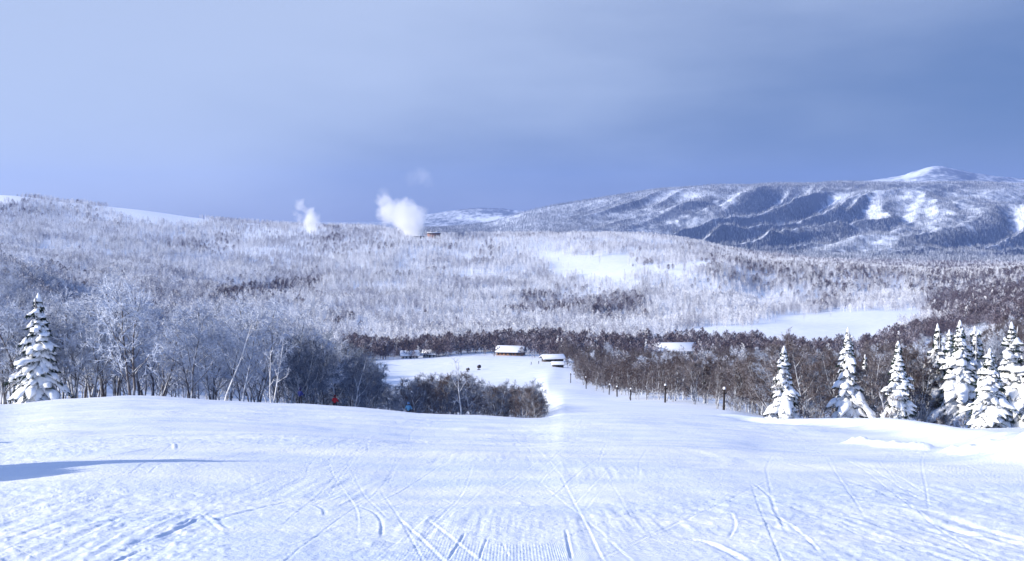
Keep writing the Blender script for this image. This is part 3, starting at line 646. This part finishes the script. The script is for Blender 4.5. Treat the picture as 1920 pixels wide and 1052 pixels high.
# --- along the right edge of the piste
n = 0
while n < 110:
    px = rt.uniform(1066, 1450); e = np.interp(px, [1060, 1098, 1150, 1250, 1357, 1450], [470, 360, 262, 192, 152, 128])
    y = e * (1.02 + 0.30 * rt.random() ** 1.3)
    put(BT, 'brown_tree', px, y, rt.uniform(0.7, 1.0), 'bare brown tree in the row behind the fence posts', 'tree', 'brown trees lining the right of the piste'); n += 1
for hx, hy, w in ((957, 702, 46), (787, 716, 70), (1264, 756, 60), (1040, 640, 40)):
    for k in range(7):
        q = hx + (k - 3) / 3.0 * w + rt.uniform(-4, 4)
        put(BT if rt.random() < .6 else RT, 'brown_tree', q, hy - rt.uniform(-6, 6) + (14 if k in (2, 3, 4) else 0), rt.uniform(0.45, 0.8), 'small bare tree standing among the houses of the base area', 'tree', 'trees around the valley houses')
# --- the right wood behind the spruces
SPX = [1470, 1590, 1684, 1758, 1780, 1803, 1828, 1856, 1897, 1940]
def clear_of_spruces(px, y): return y > 112 or min(abs(px - q) for q in SPX) > 21
n = 0
while n < 125:
    px = rt.uniform(1440, 2010); y = 103 + 110 * rt.random() ** 1.6
    if not clear_of_spruces(px, y): continue
    put(BT if rt.random() < 0.8 else HT, 'brown_tree', px, y, rt.uniform(0.78, 1.08), 'bare brown tree among and behind the spruces on the right', 'tree', 'brown trees behind the spruces'); n += 1
n = 0
while n < 50:
    px = rt.uniform(1455, 1960); y = rt.uniform(99, 110); q = rt.uniform(0.6, 1.1)
    if min(abs(px - t) for t in SPX) < 24: q *= 0.4
    if 1720 < px < 1840: q *= 0.85
    put(SH, 'shrub', px, y, q, 'snow-dusted bare shrub at the foot of the spruces', 'shrub', 'snow-dusted shrubs under the spruces'); n += 1
for i in range(16):
    put(SH, 'shrub', rt.uniform(1360, 1450), rt.uniform(128, 150), rt.uniform(0.3, 0.6), 'low frosted shrub between the last fence post and the first spruce', 'shrub', 'frosted shrubs by the fence posts')

# ------------------------------------------------------------------ the forests that read as one mass
def far_tree(name, seed, H, W, n, mat, cone=False):
    rs = np.random.default_rng(seed)
    tv, tf = tubes([(np.array([[0, 0, -1.0], [0, 0, H * 0.5], [0, 0, H * 0.95]]), np.array([0.22, 0.15, 0.05]) * H / 11)], 4)
    if cone:
        z = rs.random(n) ** 0.75; rad = W * (1 - z) ** 0.9 * np.sqrt(rs.random(n)); z = H * (0.04 + 0.96 * z)
    else:
        z = rs.random(n); rad = W * np.sqrt(rs.random(n)) * np.sin(np.clip(z * 0.93 + 0.12, 0, 1) * math.pi) ** 0.5; z = H * (0.25 + 0.75 * z)
    a = rs.random(n) * 2 * math.pi; c = np.stack([rad * np.cos(a), rad * np.sin(a), z], 1)
    s = rs.uniform(0.5, 1.0, (n, 1)) * W * (0.38 if not cone else 0.42)
    out = np.stack([np.cos(a) * 0.6, np.sin(a) * 0.6, np.full(n, 0.9 if not cone else -0.35)], 1); out /= np.linalg.norm(out, axis=1, keepdims=True)
    d1 = out + rs.normal(0, .35, (n, 3)); d2 = np.cross(d1, rs.normal(0, 1, (n, 3))); d2 /= np.linalg.norm(d2, axis=1, keepdims=True) + 1e-9
    V = np.stack([c - d2 * s * 0.28, c + d2 * s * 0.28, c + d1 * s], 1).reshape(-1, 3)
    v, f = merge([(tv, tf), (V, np.arange(n * 3).reshape(-1, 3))])
    return mesh_from(name, v, f, mat)
def instancer(name, protos, pts, scl, label):
    """one object: trees of a wood too far off to tell apart, set out by geometry nodes"""
    src = bpy.data.collections.new(name + '_sources')
    for k, me in enumerate(protos): src.objects.link(bpy.data.objects.new('%s_source_%02d' % (name, k), me))
    me = bpy.data.meshes.new(name); n = len(pts)
    me.vertices.add(n); me.vertices.foreach_set('co', np.asarray(pts, np.float32).ravel())
    for nm, dat in (('scl', scl), ('rot', rng.uniform(0, 6.28, n))):
        a = me.attributes.new(nm, 'FLOAT', 'POINT'); a.data.foreach_set('value', np.asarray(dat, np.float32))
    a = me.attributes.new('pick', 'INT', 'POINT'); a.data.foreach_set('value', rng.integers(0, len(protos), n).astype(np.int32))
    o = obj(name, me); tag(o, label, None, None, 'stuff')
    g = bpy.data.node_groups.new(name, 'GeometryNodeTree')
    g.interface.new_socket('Geometry', in_out='INPUT', socket_type='NodeSocketGeometry'); g.interface.new_socket('Geometry', in_out='OUTPUT', socket_type='NodeSocketGeometry')
    N = g.nodes.new; L = g.links.new
    gi = N('NodeGroupInput'); go = N('NodeGroupOutput'); ip = N('GeometryNodeInstanceOnPoints'); ci = N('GeometryNodeCollectionInfo')
    ci.inputs['Collection'].default_value = src; ci.inputs['Separate Children'].default_value = True; ci.inputs['Reset Children'].default_value = True
    def attr(nm, t):
        x = N('GeometryNodeInputNamedAttribute'); x.data_type = t; x.inputs['Name'].default_value = nm; return x
    sc, ro, pk = attr('scl', 'FLOAT'), attr('rot', 'FLOAT'), attr('pick', 'INT')
    cx = N('ShaderNodeCombineXYZ'); L(ro.outputs['Attribute'], cx.inputs['Z'])
    L(gi.outputs[0], ip.inputs['Points']); L(ci.outputs[0], ip.inputs['Instance']); ip.inputs['Pick Instance'].default_value = True
    L(pk.outputs['Attribute'], ip.inputs['Instance Index']); L(cx.outputs[0], ip.inputs['Rotation']); L(sc.outputs['Attribute'], ip.inputs['Scale'])
    L(ip.outputs[0], go.inputs[0])
    md = o.modifiers.new('trees', 'NODES'); md.node_group = g
    return o
def scatter(n, p0, p1, y0, y1):
    """n points spread evenly over the ground between two photo columns and two distances"""
    ux = (np.array([p0, p1]) - HX) / F
    y = np.sqrt(rng.uniform(y0 ** 2, y1 ** 2, n)); u = rng.uniform(ux[0], ux[1], n); x = u * y
    return x, y, u * F + HX
def inpoly(px, y, poly):
    c = np.zeros(px.shape, bool); n = len(poly)
    for i in range(n):
        x1, y1 = poly[i]; x2, y2 = poly[(i + 1) % n]
        if y1 == y2: continue
        m = (y1 > y) != (y2 > y); c ^= m & (px < (x2 - x1) * (y - y1) / (y2 - y1) + x1)
    return c
# open ground (photo column, distance): base area and piste, the flat field, the clearings on the plateau slope
OPEN = [
    [(690, 440), (640, 640), (715, 700), (830, 705), (900, 725), (1010, 710), (1065, 640), (1100, 380), (1500, 130), (900, 120), (760, 250)],
    [(1215, 890), (1300, 880), (1420, 850), (1470, 800), (1640, 770), (1700, 900), (1745, 1100), (1735, 1330), (1500, 1290), (1400, 1140), (1300, 1030), (1215, 985)],
    [(1000, 2110), (1080, 2110), (1185, 2080), (1200, 1850), (1250, 1790), (1345, 1860), (1370, 1790), (1330, 1680), (1250, 1620), (1130, 1600), (1070, 1720)],
    [(1690, 640), (1740, 760), (1850, 770), (1890, 640), (1800, 560)],
    [(1214, 640), (1214, 790), (1312, 790), (1316, 640)],
]
def open_ground(px, y):
    m = np.zeros(px.shape, bool)
    wob = 28 * fbm(px / 34.0, np.log(y) * 26, 3) * sstep(800, 1000, y) + rng.normal(0, 1, len(px)) * 9; wy = 1 + 0.11 * fbm(px / 40.0 + 9, np.log(y) * 20, 3) * sstep(800, 1000, y) + rng.normal(0, 0.02, len(px))
    for p in OPEN: m |= inpoly(px + wob, y * wy, p)
    return m
# brown woods on the lower ground, rime on everything higher
DARK = [
    [(940, 1300), (1050, 1600), (1210, 1420), (1200, 1180), (1150, 1160), (1080, 1230)],
    [(1310, 1700), (1350, 2000), (1500, 2050), (1700, 2000), (2000, 1900), (2000, 1400), (1760, 1450), (1700, 1650), (1450, 1560)],
    [(1290, 2150), (1330, 2400), (1420, 3400), (2100, 3400), (2100, 2000), (1700, 2100), (1500, 2180)],
    [(385, 1230), (470, 1540), (600, 1800), (615, 1710), (515, 1400), (420, 1120)],
]
def darkness(px, y):
    """share of unrimed brown trees, 0 to 1"""
    ly = np.log(y); w = 34 * fbm(px / 45.0, ly * 16, 3); m = 0.09 * fbm(px / 60.0 + 3, ly * 18, 3)
    d = 0.004 + 0.25 * sstep(0.05, 0.5, fbm(px / 130.0 + 31, ly * 9, 3)) * sstep(900, 1200, y)
    d += 0.95 * ((y * (1 + m) < 862 + 25 * (px > 1200)) & (y > 240) & (px > 640))
    d += 0.85 * sstep(1715, 1775, px + w) * sstep(1650, 1350, y)
    g = rng.normal(0, 1, (2, len(px)))
    for p, k in zip(DARK, (0.7, 0.5, 0.5, 0.85)): d += k * inpoly(px + w + 14 * g[0], y * (1 + m + 0.03 * g[1]), p)
    return np.clip(d, 0, 0.95)
def forests():
    fr = [far_tree('far_rimed_tree', 700 + k, 12.0, 2.2, 130, M['far_rime']) for k in range(6)] + [far_tree('far_rimed_spruce', 720 + k, 12, 2.0, 120, M['far_rime'], True) for k in range(2)]
    bw = [far_tree('far_brown_tree', 740 + k, 10, 3.2, 190, M['far_brown']) for k in range(6)]
    gr = [far_tree('far_grey_tree', 780 + k, 11.5, 2.3, 130, M['far_grey']) for k in range(5)]
    P, S = {'r': [], 'b': [], 'g': []}, {'r': [], 'b': [], 'g': []}
    def add(key, x, y, s): P[key].append(np.stack([x, y, gz(x, y)], 1)); S[key].append(s)
    # valley and plateau
    for (n, a, b, y0, y1) in ((26000, -250, 2200, 245, 1000), (82000, -250, 2150, 1000, 2050), (56000, -250, 2150, 2050, 2750), (16000, -250, 2150, 2750, 3300)):
        x, y, px = scatter(n, a, b, y0, y1)
        ok = ~open_ground(px, y); x, y, px = x[ok], y[ok], px[ok]
        # bare shoulders on the left skyline
        e = rng.normal(0, 9, len(px)) + 22 * vnoise(px / 20, y / 90); ey = y + rng.normal(0, 25, len(px)) + 90 * vnoise(px / 16 + 5, y / 60)
        bare = ((px + e > 195) & (px + e < 390) & (ey > 2560 + 1.5 * np.abs(px - 280))) | ((px + e > -80) & (px + e < 50) & (ey > 2680)); x, y, px = x[~bare], y[~bare], px[~bare]
        if y0 < 500:      # keep clear of the woods set out tree by tree
            ok = ~((px > 640) & (px < 1060) & (y < 430)); x, y, px = x[ok], y[ok], px[ok]
        dk = rng.random(len(px)) < darkness(px, y)
        s = rng.uniform(0.55, 1.25, len(px)) * (1 + 0.35 * fbm(px / 30.0, np.log(y) * 30, 2))
        glade = sstep(0.16, 0.34, fbm(px / 48.0 + 17, np.log(y) * 26, 3)) * sstep(1000, 1200, y)
        thin = rng.random(len(px)) < np.where(dk, 0.75, 0.92) * (1 - 0.6 * glade * ~inpoly(px, y, [(360, 1000), (360, 1300), (600, 1900), (640, 1650), (460, 1000)]))
        gy = dk & (y > 1010) & (px < 1740) & (rng.random(len(px)) < np.where(px > 1280, 0.35, np.where(px < 640, 0.3, 0.62))); dk &= ~gy
        gy |= ~dk & (rng.random(len(px)) < 0.16 + 0.6 * sstep(-0.05, 0.35, fbm(px / 110.0 + 61, np.log(y) * 10, 3)))
        rr = ~dk & ~gy
        for key, m in (('b', dk & thin), ('g', gy & thin), ('r', rr & thin)): add(key, x[m], y[m], s[m])
    def whole(pair, mat):
        # trunk and twigs of a near tree as one mesh, for the middle distance
        vs, fs = [], []; n = 0
        for me in pair[:2]:
            v = np.empty(len(me.vertices) * 3, np.float32); me.vertices.foreach_get('co', v); f = np.empty(len(me.loops), np.int32); me.loops.foreach_get('vertex_index', f)
            vs.append(v.reshape(-1, 3)); fs.append(f.reshape(-1, 4) + n); n += len(me.vertices)
        return mesh_from('middle_tree', np.concatenate(vs), fs, mat)
    for key, out, protos, nm, lab in (('b', 'brown_forest', [whole(t, M['brown_twig']) for t in BT], 'brown_wood', 'bare brown woods running down to the valley floor'),
                                      ('r', 'rimed_forest', [whole(t, M['rime_twig']) for t in RT], 'rimed_wood', 'rime-covered wood climbing behind the near trees on the left')):
        p = np.concatenate(P[key]); q = np.concatenate(S[key]); near = p[:, 1] < 680
        instancer(nm, protos, p[near], q[near], lab); P[key] = [p[~near]]; S[key] = [q[~near]]
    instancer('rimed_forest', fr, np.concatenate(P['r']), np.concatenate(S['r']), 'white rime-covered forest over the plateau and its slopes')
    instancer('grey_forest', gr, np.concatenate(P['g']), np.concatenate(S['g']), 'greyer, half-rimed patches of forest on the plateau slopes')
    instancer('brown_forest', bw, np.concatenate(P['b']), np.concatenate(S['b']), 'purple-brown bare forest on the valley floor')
    # the range beyond
    cn = [far_tree('far_conifer', 760 + k, 17, 5.0, 30, M['far_conifer'], True) for k in range(4)]
    x, y, px = scatter(205000, 780, 2050, 3250, 8100)
    z = gz(x, y); dx = (gz(x + 25, y) - z) / 25
    pat = 0.6 * fbm(x / 420 + 3, y / 600, 4, 0.6) + 0.5 * vnoise((x * .8 - y * .6) / 120, (x * .6 + y * .8) / 1500) - 0.8 * dx
    d = (0.16 + 0.84 * sstep(-0.55, 0.50, pat)) * (0.6 + 0.4 * sstep(7800, 6800, y))
    for (cx, cy, wx, wy) in ((1197, 5600, 20, 300), (1095, 5600, 12, 180), (1310, 5700, 10, 280), (1535, 6500, 18, 260), (1800, 6000, 9, 220)):
        d = np.where(((px - cx) / wx) ** 2 + ((y - cy) / wy) ** 2 < 1 + 0.5 * rng.normal(0, 1, len(x)), 0.12 * d, d)
    d = np.maximum(d, 0.5 * sstep(3700, 3500, y) * (px > 1250))
    ok = rng.random(len(x)) < d
    instancer('mountain_forest', cn, np.stack([x, y, z], 1)[ok], rng.uniform(0.6, 1.15, ok.sum()), 'dark conifer forest streaking the far blue mountain range')
forests()
#__END_LAND__

# ------------------------------------------------------------------ buildings
M['wood_wall'] = plain('wood_wall', (0.24, 0.13, 0.08), 0.8, 0.5, 0.5)
M['pale_wall'] = plain('pale_wall', (0.70, 0.72, 0.73), 0.8, 0.1, 1.0)
M['dark_wall'] = plain('dark_wall', (0.07, 0.065, 0.07), 0.8, 0.2, 1.0)
M['glass'] = plain('glass', (0.05, 0.06, 0.08), 0.2, 0.1)
M['rust_wall'] = plain('rust_wall', (0.30, 0.17, 0.13), 0.8, 0.2, 0.2)
def lodge(name, px, y, w, d, h, rh, wall, label, rz=0.0, win=5, rows=1, snow=0.6, over=0.8, dz=0.0):
    p = at(px, y); r = empty(name, p + Vector((0, 0, dz)), rz); tag(r, label, 'building', 'buildings in the valley')
    obj('wall', MB().box(-w/2, w/2, -d/2, d/2, -3, h).mesh(name + '_wall', wall), r)
    # gable roof, ridge along x, with the snow lying thick and round-edged on it
    def gable(x0, x1, y1, z0, zr, t):
        n = 7; s_ = np.linspace(-1, 1, n); v = []
        for x in (x0, x0 + 0.5, x1 - 0.5, x1):
            e = 0.55 if x in (x0, x1) else 1.0
            for q in s_: v.append((x, q * y1, z0 + (zr - z0) * (1 - abs(q)) + t * e * (0.45 if abs(q) > 0.99 else 1.0)))
            for q in s_: v.append((x, q * y1, z0 + (zr - z0) * (1 - abs(q))))
        f = []
        for k in range(3):
            a = k * 2 * n; b = (k + 1) * 2 * n
            for j in range(n - 1):
                f.append((a + j, b + j, b + j + 1, a + j + 1)); f.append((a + n + j, a + n + j + 1, b + n + j + 1, b + n + j))
            f.append((a, a + n, b + n, b)); f.append((a + n - 1, b + n - 1, b + 2*n - 1, a + 2*n - 1))
        for a in (0, 3 * 2 * n):
            for j in range(n - 1): f.append((a + j, a + j + 1, a + n + j + 1, a + n + j) if a == 0 else (a + j + 1, a + j, a + n + j, a + n + j + 1))
        m = MB(); m.add(v, f); return m
    rf = obj('roof', gable(-w/2 - over, w/2 + over, d/2 + over, h - 0.25, h + rh, 0.22).mesh(name + '_roof', M['dark_wood']), r)
    obj('snow_cover', gable(-w/2 - over - 0.1, w/2 + over + 0.1, d/2 + over + 0.1, h + 0.0, h + rh + 0.25, snow).mesh(name + '_snow', M['snow_cap'], True), rf)
    for q in range(rows):
        for k in range(win):
            x = -w/2 + w * (k + 0.5) / win; z = 1.0 + q * 2.8
            if z + 1.3 > h: continue
            wn = obj('window', MB().box(-0.5, 0.5, -0.06, 0.0, 0, 1.1).mesh('window', M['glass']), r, (x, -d/2 - 0.003, z))
            obj('frame', MB().box(-0.6, 0.6, -0.05, 0.0, -0.1, 0.0).box(-0.6, 0.6, -0.05, 0.0, 1.1, 1.2).box(-0.6, -0.5, -0.05, 0, 0, 1.1).box(0.5, 0.6, -0.05, 0, 0, 1.1).mesh('frame', M['dark_wood']), wn)
    obj('door', MB().box(-0.6, 0.6, -0.08, 0, -0.1, 2.1).mesh('door', M['dark_wood']), r, (w * 0.05, -d/2 - 0.004, 0))
    return r
lodge('ski_lodge', 957, 712, 19, 11, 2.7, 3.2, M['wood_wall'], 'lodge with orange-brown timber front under a thick white roof', -0.12, 7, 1, 0.8)
lodge('ski_lodge', 768, 705, 12, 8, 2.3, 2.5, M['pale_wall'], 'pale lodge with snow-covered roof at the far left of the base area', 0.15, 5, 1, 0.8)
lodge('ski_lodge', 806, 712, 9, 7, 2.3, 2.3, M['pale_wall'], 'smaller pale house against the brown wood, right of the pale lodge', -0.1, 4, 1, 0.8)
lodge('lift_station', 1036, 615, 12, 8, 2.0, 1.5, M['dark_wall'], 'low dark lift hut with a white roof where the piste bends', 0.22, 3, 1, 0.7, 1.2)
lodge('storage_hut', 1046, 560, 6, 4, 1.6, 0.9, M['dark_wall'], 'tiny dark hut in the snow just below the lift hut', 0.1, 2, 1, 0.5)
lodge('forest_house', 1264, 745, 32, 14, 3.2, 4.6, M['pale_wall'], 'long house with broad white roof half sunk in the brown wood', 0.1, 8, 1, 1.0, 0.8, -0.3)
# the works on the plateau that give off the steam
def works():
    p = at(800, 2470); r = empty('steam_works', p, 0.05); tag(r, 'brown industrial building on the plateau edge beside the large steam plume', 'building')
    obj('main_hall', MB().box(2, 34, -12, 12, -6, 13).mesh('main_hall', M['rust_wall']), r)
    obj('dark_annex', MB().box(20, 35, -13.5, -12.003, -4, 9).mesh('dark_annex', M['dark_wall']), r)
    rf = obj('roof', MB().box(1, 36, -14, 13, 13.003, 14.0).mesh('works_roof', M['dark_wood']), r)
    obj('snow_cover', MB().box(1.5, 35.5, -13.5, 12.5, 14.003, 15.2).mesh('works_snow', M['snow_cap']), rf)
    obj('low_shed', MB().box(-32, 1.9, -9, 7, -6, 7).mesh('low_shed', M['dark_wall']), r)
    obj('shed_snow', MB().box(-32.5, 1.8, -9.5, 7.5, 7.003, 8.0).mesh('shed_snow', M['snow_cap']), r)
    for k in range(3): obj('chimney', MB().lathe([(1.6, 0), (1.3, 12), (1.3, 14)], 10).mesh('chimney', M['pale_wall'], True), r, (-20 + 9 * k, 0, 7))
works()
# ------------------------------------------------------------------ posts along the piste
for px, y, h, wd, lean, lab in (
    (1357, 138, 2.9, 0.25, 0.03, 'nearest and thickest dark snow-capped post beside the piste'),
    (1247, 186, 3.2, 0.25, 0.01, 'dark snow-capped post, second from the spruces'),
    (1182, 236, 2.8, 0.22, 0.02, 'dark snow-capped post, third from the spruces'),
    (1157, 262, 2.6, 0.25, 0.0, 'short dark snow-capped post in the middle of the line'),
    (1142, 280, 2.8, 0.22, 0.05, 'leaning thin post next to the short dark one'),
    (1099, 345, 4.0, 0.24, -0.02, 'tall grey post where the line of posts bends downhill'),
    (1070, 420, 4.3, 0.24, 0.0, 'farthest pale post, just above the lift hut')):
    wd *= 0.68; p = at(px, y); r = empty('fence_post', p, 0); tag(r, lab, 'post', 'snow-capped posts along the piste')
    obj('shaft', MB().lathe([(wd, -0.5), (wd, 0.0), (wd * 0.95, h * 0.5), (wd * 0.9, h)], 10, 0, 0, (lean, 0)).mesh('shaft', M['dark_wood'], True), r)
    obj('snow_cap', MB().lathe([(wd * 0.9, 0.002), (wd * 1.25, 0.05), (wd * 1.3, 0.16), (wd * 0.95, 0.30), (wd * 0.4, 0.36)], 10).mesh('cap', M['snow_cap'], True), r, (lean * h, 0, h))
    obj('collar_board', MB().box(-wd * 2.0, wd * 2.0, -wd * 1.25, -wd * 1.02, h * 0.80, h * 0.86).mesh('board', M['dark_wood']), r, (lean * h * .8, 0, 0))
# ------------------------------------------------------------------ skiers
def skin_mesh(name, pts, edges, rad, mat):
    me = bpy.data.meshes.new(name); me.from_pydata(pts, edges, []); me.materials.append(mat)
    o = bpy.data.objects.new(name, me); COL.objects.link(o)
    m = o.modifiers.new('skin', 'SKIN'); m.use_smooth_shade = True
    sv = me.skin_vertices[0].data
    for k, r_ in enumerate(rad): sv[k].radius = (r_, r_) if not isinstance(r_, tuple) else r_
    sv[0].use_root = True
    s_ = o.modifiers.new('sub', 'SUBSURF'); s_.levels = 1; s_.render_levels = 1
    return o
M['trousers'] = plain('trousers', (0.03, 0.03, 0.04), 0.8)
M['skin'] = plain('skin', (0.50, 0.33, 0.26), 0.6)
M['ski'] = plain('ski', (0.10, 0.10, 0.12), 0.4)
def skier(px, y, jacket, helmet, label, rz=0.0, skis=True):
    r = empty('person', at(px, y), rz); tag(r, label, 'person', 'skiers')
    jm = plain('jacket', jacket, 0.7); hm = plain('helmet', helmet, 0.4)
    P = [(0,0,.95), (0,0,1.15), (0,.02,1.38), (0,.0,1.50), (0,-.02,1.66), (-.11,0,.92), (-.14,-.06,.52), (-.15,.02,.10), (-.15,-.12,.06), (.11,0,.92), (.14,-.06,.52), (.15,.02,.10), (.15,-.12,.06),
         (-.19,.02,1.40), (-.30,-.02,1.16), (-.30,-.24,1.05), (-.31,-.31,1.03), (.19,.02,1.40), (.30,-.02,1.16), (.30,-.24,1.05), (.31,-.31,1.03)]
    E = [(0,1),(1,2),(2,3),(3,4),(0,5),(5,6),(6,7),(7,8),(0,9),(9,10),(10,11),(11,12),(2,13),(13,14),(14,15),(15,16),(2,17),(17,18),(18,19),(19,20)]
    rad = [.13,.13,.14,.06,.10,.10,.075,.06,.05,.10,.075,.06,.05,.07,.055,.045,.04,.07,.055,.045,.04]
    b = skin_mesh('body', P, E, rad, M['trousers']); b.parent = r
    J = [(0,0,.88), (0,0,1.15), (0,.02,1.40), (0,0,1.50), (-.20,.02,1.41), (-.30,-.02,1.16), (-.30,-.22,1.06), (.20,.02,1.41), (.30,-.02,1.16), (.30,-.22,1.06)]
    j = skin_mesh('jacket', J, [(0,1),(1,2),(2,3),(2,4),(4,5),(5,6),(2,7),(7,8),(8,9)], [.185,.175,.18,.10,.10,.08,.065,.10,.08,.065], jm); j.parent = r
    h_ = obj('helmet', MB().lathe([(0.115, 0.0), (0.135, 0.06), (0.13, 0.13), (0.09, 0.20), (0.03, 0.225)], 12).mesh('helmet', hm, True), r, (0, 0, 1.63))
    obj('goggles', MB().box(-0.09, 0.09, -0.145, -0.10, 0.0, 0.06).mesh('goggles', M['ski']), h_, (0, 0, 0.0))
    if skis:
        for s_ in (-1, 1):
            obj('ski', MB().box(-0.045, 0.045, -0.95, 0.75, 0.0, 0.025).box(-0.04, 0.04, -1.05, -0.95, 0.02, 0.07).mesh('ski', M['ski']), r, (0.15 * s_, 0, 0.0))
            pl = obj('ski_pole', tubes_mesh([((0.31 * s_, -0.31, 1.08), (0.40 * s_, -0.25, 0.0))], 0.012), r)
def tubes_mesh(segs, rad):
    v, f = tubes([(np.array([a, b]), np.array([rad, rad])) for a, b in segs], 5); return mesh_from('pole', v, [f], M['ski'])
skier(563, 101, (0.02, 0.03, 0.16), (0.02, 0.02, 0.08), 'skier in navy jacket at the crest below the short pale birch', 2.6)
skier(628, 109, (0.55, 0.03, 0.04), (0.15, 0.03, 0.03), 'skier in red jacket at the crest in front of the shaded copse', 2.9)
skier(766, 105, (0.09, 0.26, 0.46), (0.1, 0.2, 0.4), 'skier in light blue jacket at the crest, right of the red one', 3.0)
skier(996, 585, (0.25, 0.27, 0.27), (0.1, 0.1, 0.1), 'tiny grey-clad skier standing left of the black-clad one by the lift hut', 0.5)
skier(1010, 590, (0.02, 0.02, 0.02), (0.02, 0.02, 0.02), 'tiny black-clad skier beside the lift hut', 0.2)
# ------------------------------------------------------------------ fan snow guns on the base area
def snow_gun(px, y, s, label, rz):
    r = empty('snow_gun', at(px, y), rz, s); tag(r, label, 'snow gun', 'snow guns on the base area')
    obj('sled', MB().box(-0.7, 0.7, -0.8, 0.8, 0.0, 0.25).box(-0.12, 0.12, -0.12, 0.12, 0.25, 0.9).mesh('sled', M['dark_wood']), r)
    d = obj('barrel', MB().lathe([(0.75, -0.8), (0.85, -0.6), (0.80, 0.0), (0.78, 0.7), (0.86, 0.8)], 16).mesh('barrel', M['dark_wall'], True), r, (0, 0, 1.6)); d.rotation_euler = (R(75), 0, 0)
    obj('nozzle_ring', MB().lathe([(0.90, 0), (0.94, 0.1), (0.90, 0.2)], 16).mesh('ring', M['dark_wood'], True), d, (0, 0, 0.7))
snow_gun(898, 575, 1.15, 'round black snow gun standing alone on the white base area', 0.4)
snow_gun(877, 560, 0.95, 'dark snow gun half behind the white birch stem', 1.2)

# ------------------------------------------------------------------ steam
def steam(name, base_px, y, blobs, dens, label):
    """blobs: (column, row, radius px, weight): puffs of steam; one closed hull round them, thinning to its edge"""
    k = y / F; org = Vector(((base_px - HX) * k, y, 0))
    B = [(Vector(((bx - HX) * k - org.x, dy, (HY - by) * k)), br * k, w) for bx, by, br, w, dy in blobs]
    bm = bmesh.new()
    for c, r_, w in B:
        g = bmesh.ops.create_icosphere(bm, subdivisions=3, radius=r_ * 1.25)
        for v in g['verts']: v.co += c
    me = bpy.data.meshes.new(name); bm.to_mesh(me); bm.free()
    o = obj(name, me, None, org); tag(o, label, 'steam plume', 'steam plumes')
    rm = o.modifiers.new('hull', 'REMESH'); rm.mode = 'VOXEL'; rm.voxel_size = 4.0
    m = bpy.data.materials.new(name); m.use_nodes = True; nt = m.node_tree; nt.nodes.clear(); N = nt.nodes.new; L = nt.links.new
    out = N('ShaderNodeOutputMaterial'); pv = N('ShaderNodeVolumePrincipled'); L(pv.outputs[0], out.inputs['Volume'])
    pv.inputs['Color'].default_value = (0.999, 0.999, 1.0, 1); pv.inputs['Anisotropy'].default_value = 0.0
    tc = N('ShaderNodeTexCoord'); nz = N('ShaderNodeTexNoise'); nz.inputs['Scale'].default_value = 0.04; nz.inputs['Detail'].default_value = 6; nz.inputs['Roughness'].default_value = 0.6
    L(tc.outputs['Object'], nz.inputs['Vector'])
    sub = N('ShaderNodeVectorMath'); sub.operation = 'SUBTRACT'; L(nz.outputs['Color'], sub.inputs[0]); sub.inputs[1].default_value = (.5, .5, .5)
    wp = N('ShaderNodeVectorMath'); wp.operation = 'MULTIPLY_ADD'; L(sub.outputs[0], wp.inputs[0]); wp.inputs[1].default_value = (50, 50, 50); L(tc.outputs['Object'], wp.inputs[2])
    last = None
    for c, r_, w in B:
        d = N('ShaderNodeVectorMath'); d.operation = 'DISTANCE'; L(wp.outputs[0], d.inputs[0]); d.inputs[1].default_value = c
        mr = N('ShaderNodeMapRange'); mr.interpolation_type = 'SMOOTHSTEP'; mr.inputs['From Min'].default_value = r_; mr.inputs['From Max'].default_value = r_ * 0.55
        mr.inputs['To Min'].default_value = 0; mr.inputs['To Max'].default_value = w; L(d.outputs['Value'], mr.inputs['Value'])
        if last is None: last = mr.outputs[0]
        else:
            mx = N('ShaderNodeMath'); mx.operation = 'MAXIMUM'; L(last, mx.inputs[0]); L(mr.outputs[0], mx.inputs[1]); last = mx.outputs[0]
    f = N('ShaderNodeMath'); f.operation = 'MULTIPLY'; L(last, f.inputs[0]); f.inputs[1].default_value = dens; L(f.outputs[0], pv.inputs['Density'])
    me.materials.append(m); return o
steam('steam_plume', 775, 2480, [(778, 436, 17, 1, 0), (772, 418, 30, 1, 0), (757, 404, 34, 1, 6), (782, 408, 24, 1, -8), (730, 398, 26, .7, 4), (722, 380, 20, .5, 0), (719, 364, 11, .12, 0), (790, 329, 18, .10, 0), (772, 336, 18, .04, 0), (802, 342, 14, .04, 0)], 0.045,
      'large white steam plume rising above the brown works on the plateau')
steam('steam_plume', 585, 2560, [(587, 428, 13, 1, 0), (584, 412, 19, 1, 0), (580, 398, 12, .8, 0), (564, 385, 12, .45, 0), (573, 392, 8, .4, 0), (553, 398, 7, .25, 0), (560, 410, 9, .3, 0)], 0.045,
      'small white steam plume standing on the plateau edge left of the large one')

# ------------------------------------------------------------------ haze: even, pale air over the whole scene
def haze():
    lo = min(float(ZG.min()), -2.2 - 2) - 1.0; hi = float(ZG.max()) + 40.0
    o = obj('haze', MB().box(-26000, 26000, -150, 15400, lo, hi).mesh('haze', None)); tag(o, 'thin blue winter haze filling the valley air', None, None, 'stuff')
    m = bpy.data.materials.new('haze'); m.use_nodes = True; nt = m.node_tree; nt.nodes.clear()
    out = nt.nodes.new('ShaderNodeOutputMaterial'); pv = nt.nodes.new('ShaderNodeVolumePrincipled'); nt.links.new(pv.outputs[0], out.inputs['Volume'])
    pv.inputs['Color'].default_value = (0.32, 0.48, 0.95, 1); pv.inputs['Density'].default_value = 3.7e-5; pv.inputs['Anisotropy'].default_value = 0.1
    o.data.materials.append(m); o.display_type = 'WIRE'
haze()
